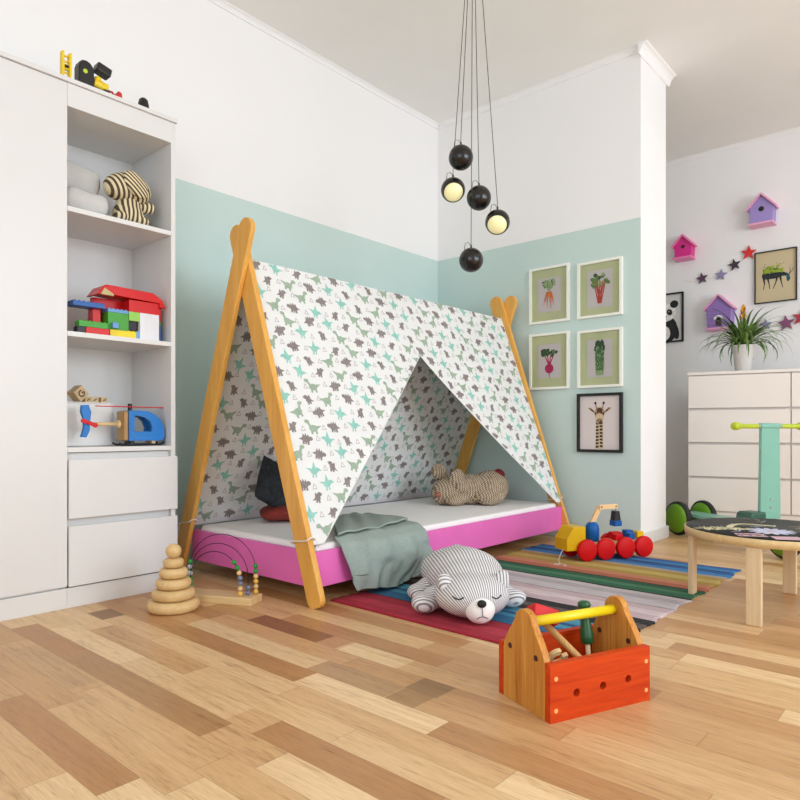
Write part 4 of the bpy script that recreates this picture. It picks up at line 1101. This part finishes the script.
# ------------------------------------------------------------------ bird houses on the far wall
def birdhouse(label, Yc, z0, w, hb, hr, d, body_c, roof_c, door=False):
    t = thing('bird_house', label, 'bird house', (XF-.0004, Yc, z0), R(-90))
    bm_ = plain('bird_house_body_%d' % int(Yc*100), body_c, .45, .03); rm = plain('bird_house_roof_%d' % int(Yc*100), roof_c, .45, .03)
    out = [(-w/2, 0), (w/2, 0), (w/2*1.08, hb), (0, hb+hr), (-w/2*1.08, hb)]
    MB().prism(out, -d, 0).build('body', bm_, t, .002)
    for s in (-1, 1):
        e0 = Vector((s*(w/2*1.08+.016), hb-.018)); e1 = Vector((0, hb+hr+.006)); u = bar(e0.x, e0.y, e1.x, e1.y, .012)
        MB().prism([(x, z+.007) for x, z in u], -d-.022, 0).build('roof_panel', rm, t, .002)
    MB().box((-w/2-.008, -d-.03, -.0145), (w/2+.008, 0, -.0005)).build('ledge', rm, t, .002)
    m = MB()
    if not door:
        m.cyl((0, -d-.0008, hb*.86), (0, -d+.004, hb*.86), w*.125, n=24); m.build('entrance_hole', DARKH if body_c[2] < 150 else BLK, t)
    else:
        a = w*.13; pts = [(-a, .012), (a, .012), (a, hb*.38)]+[(a*math.cos(R(q)), hb*.38+a*math.sin(R(q))) for q in range(15, 180, 15)]+[(-a, hb*.38)]
        m.prism(pts, -d-.0008, -d+.003); m.build('doorway', plain('dark_doorway', (58, 36, 40), .7), t)
        m = MB(); pts = [((a+.012)*math.cos(R(q)), hb*.40+(a+.012)*math.sin(R(q))) for q in range(0, 181, 15)]+[((a-.002)*math.cos(R(q)), hb*.40+(a-.002)*math.sin(R(q))) for q in range(180, -1, -15)]
        for k in range(12): m.prism([pts[k], pts[k+1], pts[24-k], pts[25-k]], -d-.012, -d-.0009)
        m.build('door_hood', plain('white_hood', (232, 226, 232), .5), t)
        m = MB()
        for q in range(1, 6): m.box((-w/2+.002, -d-.0016, hb*q/6), (w/2-.002, -d+.001, hb*q/6+.0018))
        m.build('siding_groove', plain('violet_groove', (120, 92, 150), .6), t)
    return t
birdhouse('hot pink bird house with a light pink roof on the far wall', 1.668, 1.968, .120, .095, .062, .085, (216, 44, 140), (240, 132, 184))
birdhouse('lavender bird house with a round dark hole, highest on the far wall', 1.128, 2.118, .145, .115, .078, .09, (160, 142, 204), (238, 172, 204))
birdhouse('violet bird house with an arched doorway just above the leafy plant', 1.408, 1.398, .16, .148, .082, .10, (148, 116, 184), (234, 164, 200), True)

# ------------------------------------------------------------------ star garlands
def garland(label, anchor, stars, line, col):
    t = thing('star_garland', label, 'garland', anchor, R(-90))
    m = MB(); m.tube([Vector((y, -.004, z)) for y, z in line], .0012, 6); m.build('string', TIE, t)
    for (x, z, r_, c, a) in stars:
        m = MB(); m.prism(star(0, 0, r_, r_*.42, R(90+a)), -.017, -.0055, Matrix.Translation((x, 0, z))); m.build('star', col[c], t, .0015)
    return t
STC = {'red': plain('star_red', (214, 44, 44), .5), 'plum': plain('star_plum', (86, 58, 84), .5), 'lilac': plain('star_lilac', (140, 132, 168), .5), 'dark': plain('star_dark', (62, 48, 60), .5), 'violet': plain('star_violet', (128, 72, 110), .5), 'crimson': plain('star_crimson', (176, 42, 66), .5)}
g0 = (XF-.0004, 1.55, 1.80)
garland('string of four small stars, red one nearest the picture, rising along the far wall', g0, [(.0, .0, .046, 'plum', 8), (.135, .006, .044, 'lilac', -6), (.228, .066, .046, 'dark', 10), (.322, .138, .055, 'red', -4)],
        [(-.13, .0), (-.06, -.018), (.0, .0), (.07, -.01), (.135, .006), (.19, .025), (.228, .066), (.28, .09), (.322, .138), (.355, .175)], STC)
garland('string of three small stars on the far wall right of the plant', (XF-.0004, 1.117, 1.40), [(.0, .0, .042, 'lilac', 0), (.13, -.004, .058, 'violet', 6), (.222, .026, .062, 'crimson', -8)],
        [(-.1, .03), (-.05, .005), (.0, .0), (.065, -.02), (.13, -.004), (.18, .0), (.222, .026), (.3, .08)], STC)

# ------------------------------------------------------------------ framed pictures
WFR = plain('white_frame', (240, 240, 232), .4, .01); BFR = plain('black_frame', (20, 19, 18), .4, .08)
def picture(label, Xw, Yc, zc, w, h, fw, fr, board, board_name, art, pals, inner=None, dpt=.02, grp=None):
    t = thing('picture_frame', label, 'picture', (Xw-.0004, Yc, zc), R(-90), grp)
    m = MB(); a, b = w/2, h/2
    m.prism([(-a, -b), (a, -b), (a-fw, -b+fw), (-a+fw, -b+fw)], -dpt, 0); m.prism([(-a, b), (-a+fw, b-fw), (a-fw, b-fw), (a, b)], -dpt, 0)
    m.prism([(-a, -b), (-a+fw, -b+fw), (-a+fw, b-fw), (-a, b)], -dpt, 0); m.prism([(a, -b), (a, b), (a-fw, b-fw), (a-fw, -b+fw)], -dpt, 0)
    m.build('frame', fr, t)
    MB().box((-a+fw, -.008, -b+fw), (a-fw, -.002, b-fw)).build('mount_board' if inner else 'sheet', board, t)
    m = MB(); y = -.0086
    if inner:
        iw, ih = inner; m.box((-iw/2, -.0094, -ih/2), (iw/2, -.0081, ih/2), 0); y = -.0098
    for i, (pl, mi) in enumerate(art): m.poly([(px, y-.00003*i, pz) for px, pz in pl], mi)
    m.build('print', pals, t, recalc=False)
    return t
MATG = plain('sage_mount', (172, 178, 138), .7, .03); PRT = plain('grey_print_paper', (182, 176, 176), .7, .02)
C_ = lambda n, c: plain(n, c, .7, .08, 60)
PG = [PRT, C_('leaf_green_ink', (84, 112, 62)), C_('pale_green_ink', (128, 152, 106)), C_('carrot_ink', (192, 104, 52)), C_('red_stem_ink', (166, 56, 44)), C_('beet_ink', (158, 24, 76)), C_('deep_green_ink', (44, 70, 42)), C_('asparagus_ink', (60, 100, 66))]
rd = random.Random(4)
def carrot():
    A = []
    for q in range(9):
        x1 = -.045+.011*q; A.append((bar(0, .02, x1, .085+rd.uniform(-.02, .012), .003, .002), 2))
        for s in range(4): A.append((el(x1*(.5+.15*s)+rd.uniform(-.008, .008), .02+.065*(.45+.17*s)+rd.uniform(-.006, .006), .010, .005, rd.uniform(0, 3), 8), 1 if q % 3 == 0 else 2))
    for x, x1, l in ((-.012, -.03, .085), (-.004, -.012, .1), (.005, .008, .105), (.012, .028, .085), (-.008, -.02, .06), (.009, .018, .07)):
        A.append((bar(x, .018, x1, .018-l*.6, .012, .006), 3)); A.append((bar(x1, .02-l*.6, x1*1.2, .018-l, .005, .001), 3))
    return A
def chard():
    A = []
    for x, x1 in ((-.012, -.035), (-.006, -.016), (0, .0), (.006, .018), (.012, .036)): A.append((bar(x*.6, -.085, x1, .04, .0085, .005), 4))
    for q in range(20): A.append((el(rd.uniform(-.05, .05), .03+rd.uniform(-.015, .028), .015, .011, rd.uniform(0, 3), 10), rd.choice((1, 2, 1))))
    for q in range(8): A.append((el(rd.uniform(-.03, .03), .068+rd.uniform(-.01, .014), .012, .011, rd.uniform(0, 3), 10), rd.choice((1, 6, 2))))
    for x1 in (-.03, -.013, .004, .02, .033): A.append((bar(x1*.3, -.03, x1, .045, .006, .003), 4))
    return A
def beet():
    A = []
    for x in (-.03, -.012, .01, .03): A.append((bar(0, -.03, x, .035, .008, .006), 5))
    for q in range(18): A.append((el(rd.uniform(-.052, .052), .05+rd.uniform(-.014, .018), .014, .010, rd.uniform(0, 3), 10), rd.choice((1, 6, 6))))
    A.append((el(0, -.045, .029, .029, 0, 20), 5)); A.append((bar(0, -.068, .002, -.105, .008, .0015), 5))
    return A
def asparagus():
    A = []
    for q in range(9):
        x = -.026+.0065*q; t_ = .07+rd.uniform(-.012, .02)
        A.append((bar(x*.72, -.09, x, t_, .0085, .008), 7 if q % 2 else 1)); A.append((el(x, t_, .0075, .018, -.1+x*4, 10), 6))
        for s in range(6): A.append((el(x*.95+rd.uniform(-.003, .003), -.05+.022*s+rd.uniform(-.005, .005), .003, .006, .4, 8), rd.choice((2, 6))))
    A.append(([(-.022, -.096), (.022, -.096), (.02, -.07), (-.02, -.07)], 2))
    return A
XW = XB
picture('white framed carrot print, upper left of the four vegetable pictures', XW, 1.926, 1.461, .266, .342, .014, WFR, MATG, 'mount', carrot(), PG, (.150, .205))
picture('white framed rhubarb chard print, upper right of the four vegetable pictures', XW, 1.605, 1.452, .268, .326, .014, WFR, MATG, 'mount', chard(), PG, (.150, .215))
picture('white framed beetroot print, lower left of the four vegetable pictures', XW, 1.926, 1.058, .266, .342, .014, WFR, MATG, 'mount', beet(), PG, (.150, .205))
picture('white framed asparagus print, lower right of the four vegetable pictures', XW, 1.605, 1.052, .268, .334, .014, WFR, MATG, 'mount', asparagus(), PG, (.150, .215))
PAP = plain('pale_print_paper', (216, 206, 204), .7, .01)
GP = [PAP, C_('giraffe_brown', (70, 50, 40)), C_('giraffe_cream', (206, 184, 150)), C_('giraffe_tan', (166, 132, 96)), C_('giraffe_black', (36, 30, 28))]
def giraffe():
    A = [([(-.025, -.15), (.022, -.15), (.018, .02), (-.018, .02)], 2)]
    for q in range(9):
        z = -.145+.019*q
        A.append(([(-.025+.003*q*.2, z), (-.006, z+.002), (-.004, z+.013), (-.022, z+.014)], 1)); A.append(([(.0, z+.006), (.019, z+.003), (.018, z+.016), (.002, z+.017)], 4 if q % 2 else 1))
    for s in (-1, 1):
        A += [(bar(s*.016, .075, s*.024, .112, .010, .007), 3), (el(s*.025, .113, .007, .008), 4), ([(s*.025, .052), (s*.062, .076), (s*.070, .086), (s*.054, .088), (s*.03, .066)], 3), ([(s*.03, .055), (s*.05, .070), (s*.058, .08), (s*.042, .074)], 4)]
    A += [([(-.03, .06), (-.02, .088), (.02, .088), (.03, .06), (.022, .02), (-.022, .02)], 3), (el(0, .028, .024, .026), 2), (el(0, .008, .02, .017), 3), (el(0, .072, .016, .014), 1), (el(-.024, .052, .006, .006), 4), (el(.024, .052, .006, .006), 4),
          (el(-.01, .062, .006, .01), 1), (el(.011, .06, .006, .01), 1), (el(.007, .0, .012, .008, .3), 1), (el(-.008, .012, .004, .003), 4), (el(.008, .012, .004, .003), 4)]
    return A
picture('black framed giraffe head portrait below the vegetable pictures', XW, 1.606, .682, .272, .34, .016, BFR, PAP, 'sheet', giraffe(), GP)
PP = plain('panda_print_paper', (212, 210, 208), .7, .01)
PNP = [PP, C_('panda_black', (28, 28, 28)), C_('panda_white', (232, 230, 226)), C_('panda_green', (84, 108, 60))]
def panda():
    A = [(el(-.0, -.09, .095, .11, 0, 24), 1), (el(-.01, -.12, .05, .06, 0, 20), 2), (el(0, .045, .085, .072, 0, 26), 2), (el(-.07, .105, .03, .028), 1), (el(.07, .105, .032, .03), 1), (el(-.034, .045, .021, .026, -.5), 1), (el(.034, .045, .021, .026, .5), 1), (el(0, .012, .013, .009), 1),
         (el(-.03, .05, .004, .004), 2), (el(.03, .05, .004, .004), 2), (bar(-.014, -.008, .014, -.008, .004), 1), (el(.075, -.1, .028, .075, .25, 18), 1), (el(-.075, -.1, .028, .075, -.25, 18), 1), (bar(-.05, -.1, .0, .0, .006), 3), (el(-.01, -.0, .016, .006, .6), 3)]
    return A
picture('black framed panda portrait half hidden behind the white pier', XF, 1.828, 1.525, .282, .388, .012, BFR, PP, 'sheet', panda(), PNP)
DP = plain('tan_print_paper', (204, 188, 152), .7, .02)
DPP = [DP, C_('deer_dark', (34, 40, 44)), C_('deer_teal', (40, 84, 96)), C_('bush_lime', (150, 170, 50)), C_('bush_green', (96, 128, 44))]
def deer():
    A = [(el(-.01, .005, .066, .022, .06, 20), 1), (el(-.062, .01, .026, .026), 1), (bar(.04, .012, .078, .0, .030, .018), 1), ([(.066, .012), (.088, .0), (.082, -.05), (.07, -.042)], 2), (el(.08, -.022, .012, .02, .2), 2)]
    for x, x1, x2 in ((-.076, -.07, -.078), (-.052, -.042, -.036), (.012, .002, -.016), (.028, .036, .046)): A += [(bar(x, -.0, x1, -.045, .016, .007), 1), (bar(x1, -.045, x2, -.088, .007, .004), 1)]
    for s in (0, 1): A += [(bar(.085, .004, .092+.016*s, .03, .004), 1), (bar(.092+.016*s, .03, .088+.022*s, .052, .0035, .002), 1)]
    r2 = random.Random(8)
    for q in range(34):
        x = r2.uniform(-.075, .05); A.append((el(x, .028+r2.uniform(0, .05)*(1-((x+.012)/.075)**2), .014, .009, r2.uniform(0, 3), 9), r2.choice((3, 3, 4))))
    for q in range(8): A.append((el(r2.uniform(-.085, .06), .07+r2.uniform(0, .03), .004, .003, 0, 8), 4))
    return A
picture('large black framed picture of a deer carrying a green bush on the far wall', XF, 1.054, 1.740, .268, .372, .007, BFR, DP, 'sheet', deer(), DPP)

# ------------------------------------------------------------------ pendant cluster
CAN = Vector((2.351, 1.643, H))
m = MB(); m.lathe([(.075, -.001), (.075, -.016), (.07, -.022), (0, -.024)], 36, None, 0, False); m.lathe([(.075, -.001), (0, -.001)], 36, None, 0, False)
o = m.build('ceiling_canopy', BLK); o.location = CAN; tag(o, 'round black ceiling plate from which the five ball lamps hang', 'ceiling rose')
SHADE = plain('black_lamp_enamel', (20, 18, 17), .22, .1); CORD = plain('dark_cord', (52, 50, 50), .6)
GL = NT('lit_cream_diffuser', .3); GL.color((232, 226, 178)); GL.b.inputs['Emission Color'].default_value = (*lin((238, 230, 160)), 1); GL.b.inputs['Emission Strength'].default_value = .22; GL = GL.m
camd = Vector((-.7507, -.6606, 0))
lamps = [((461, 158), 2.83, (-camd+Vector((.1, .3, -.5))), 'black ball pendant lamp, highest of the five, face turned away'),
         ((453, 190), 2.87, (camd+Vector((0, 0, -.82))), 'black ball pendant lamp, leftmost, its lit cream face towards us'),
         ((479, 198), 2.85, (-camd+Vector((-.3, .1, -.4))), 'black ball pendant lamp in the middle of the cluster, face turned away'),
         ((497.5, 222), 2.82, (camd+Vector((.6606, -.7507, 0))*-.22+Vector((0, 0, -.82))), 'black ball pendant lamp, rightmost, its lit cream face towards us'),
         ((471, 260), 2.88, (-camd+Vector((.2, -.2, -.5))), 'black ball pendant lamp hanging lowest of the five')]
LPOS = [(2.300, 1.671, 1.826), (2.309, 1.720, 1.700), (2.368, 1.623, 1.657), (2.397, 1.546, 1.542), (2.370, 1.666, 1.393)]
for (px, dp, fd, lb), pos in zip(lamps, LPOS):
    t = thing('pendant_lamp', lb, 'pendant lamp', pos, 0, 'black ball lamps over the bed')
    fd = fd.normalized(); q = fd.to_track_quat('Z', 'Y').to_matrix().to_4x4(); r_ = .0535
    prof = [(r_*math.sin(R(a)), r_*math.cos(R(a))) for a in range(54, 181, 6)] + [(0, -r_)]
    prof_in = [((r_-.004)*math.sin(R(a)), (r_-.004)*math.cos(R(a))) for a in range(54, 121, 6)]
    m = MB(); m.lathe(prof, 36, q, 0, False); m.lathe(prof_in[::-1]+[prof[0]], 36, q, 0, False); m.build('shade', SHADE, t)
    m = MB(); m.lathe([(.0435, .022), (.041, .031), (.033, .0395), (.020, .0465), (.010, .049), (0, .0495)], 32, q, 0, False); m.lathe([(.0435, .022), (0, .018)], 32, q, 0, False); m.build('diffuser', GL, t)
    m = MB(); m.cyl((0, 0, r_-.002), (0, 0, r_+.012), .004, n=10); m.build('cord_grip', SHADE, t)
    top = CAN+(Vector(pos)-CAN).normalized()*.0-Vector(pos); top.z -= .022; top.x += (pos[0]-CAN.x)*.25; top.y += (pos[1]-CAN.y)*.25
    m = MB(); m.tube([Vector((0, 0, r_+.01)), Vector((0, 0, r_+.03))+top*.005, top], .0016, 6); m.build('cord', CORD, t)
    m = MB(); m.tube([(.0, 0, r_+.008), (-.012*.66, .012*.75, r_+.024), (-.026*.66, .026*.75, r_+.02), (-.03*.66, .03*.75, r_-.008)], .0013, 6); m.build('cord_loop', CORD, t)

for m_ in (TBR, WR, TB_, TY, PINK, SLATE, TBW, *BM.values(), HB, HR):
    m_.node_tree.nodes['Principled BSDF'].inputs['Specular IOR Level'].default_value = .22
# ------------------------------------------------------------------ daylight and added rear fill, camera, view
W = bpy.data.worlds.new('World'); SC.world = W; W.use_nodes = True
bg = W.node_tree.nodes['Background']; bg.inputs[0].default_value = (.92, .96, 1, 1); bg.inputs[1].default_value = .8
def area(name, loc, rot, sx, sy, e, col):
    l = bpy.data.lights.new(name, 'AREA'); l.shape = 'RECTANGLE'; l.size = sx; l.size_y = sy; l.energy = e; l.color = col
    o = bpy.data.objects.new(name, l); COL.objects.link(o); o.location = loc; o.rotation_euler = rot; return o
DAY = (.82, .915, 1)
area('window_daylight', (1.675, YF-.14, 1.45), (R(90), 0, 0), 1.85, 2.0, 76, DAY)
area('window_daylight', (3.35, YF-.14, 1.45), (R(90), 0, 0), 1.1, 2.0, 33, DAY)
area('window_daylight', (XR-.14, -.4, 1.45), (R(90), 0, R(-90)), 3.2, 1.9, 34, DAY)  # added fill from the rear, brightens the mint end wall
cam = bpy.data.cameras.new('camera'); co = bpy.data.objects.new('camera', cam); COL.objects.link(co)
co.location = (0, 0, .64); co.rotation_euler = (R(90), 0, math.atan2(.6606, .7507)-PI/2)
cam.sensor_width = 36; cam.lens = 650/800*36; cam.shift_y = 30/800; cam.clip_start = .02
SC.camera = co
SC.view_settings.view_transform = 'Standard'; SC.view_settings.look = 'None'; SC.view_settings.gamma = 1; SC.view_settings.use_curve_mapping = False
SC.view_settings.exposure = 0.35
SC.cycles.use_denoising = True
SC.cycles.max_bounces = 10; SC.cycles.diffuse_bounces = 6; SC.cycles.caustics_reflective = False; SC.cycles.caustics_refractive = False
SC.cycles.sample_clamp_indirect = 4
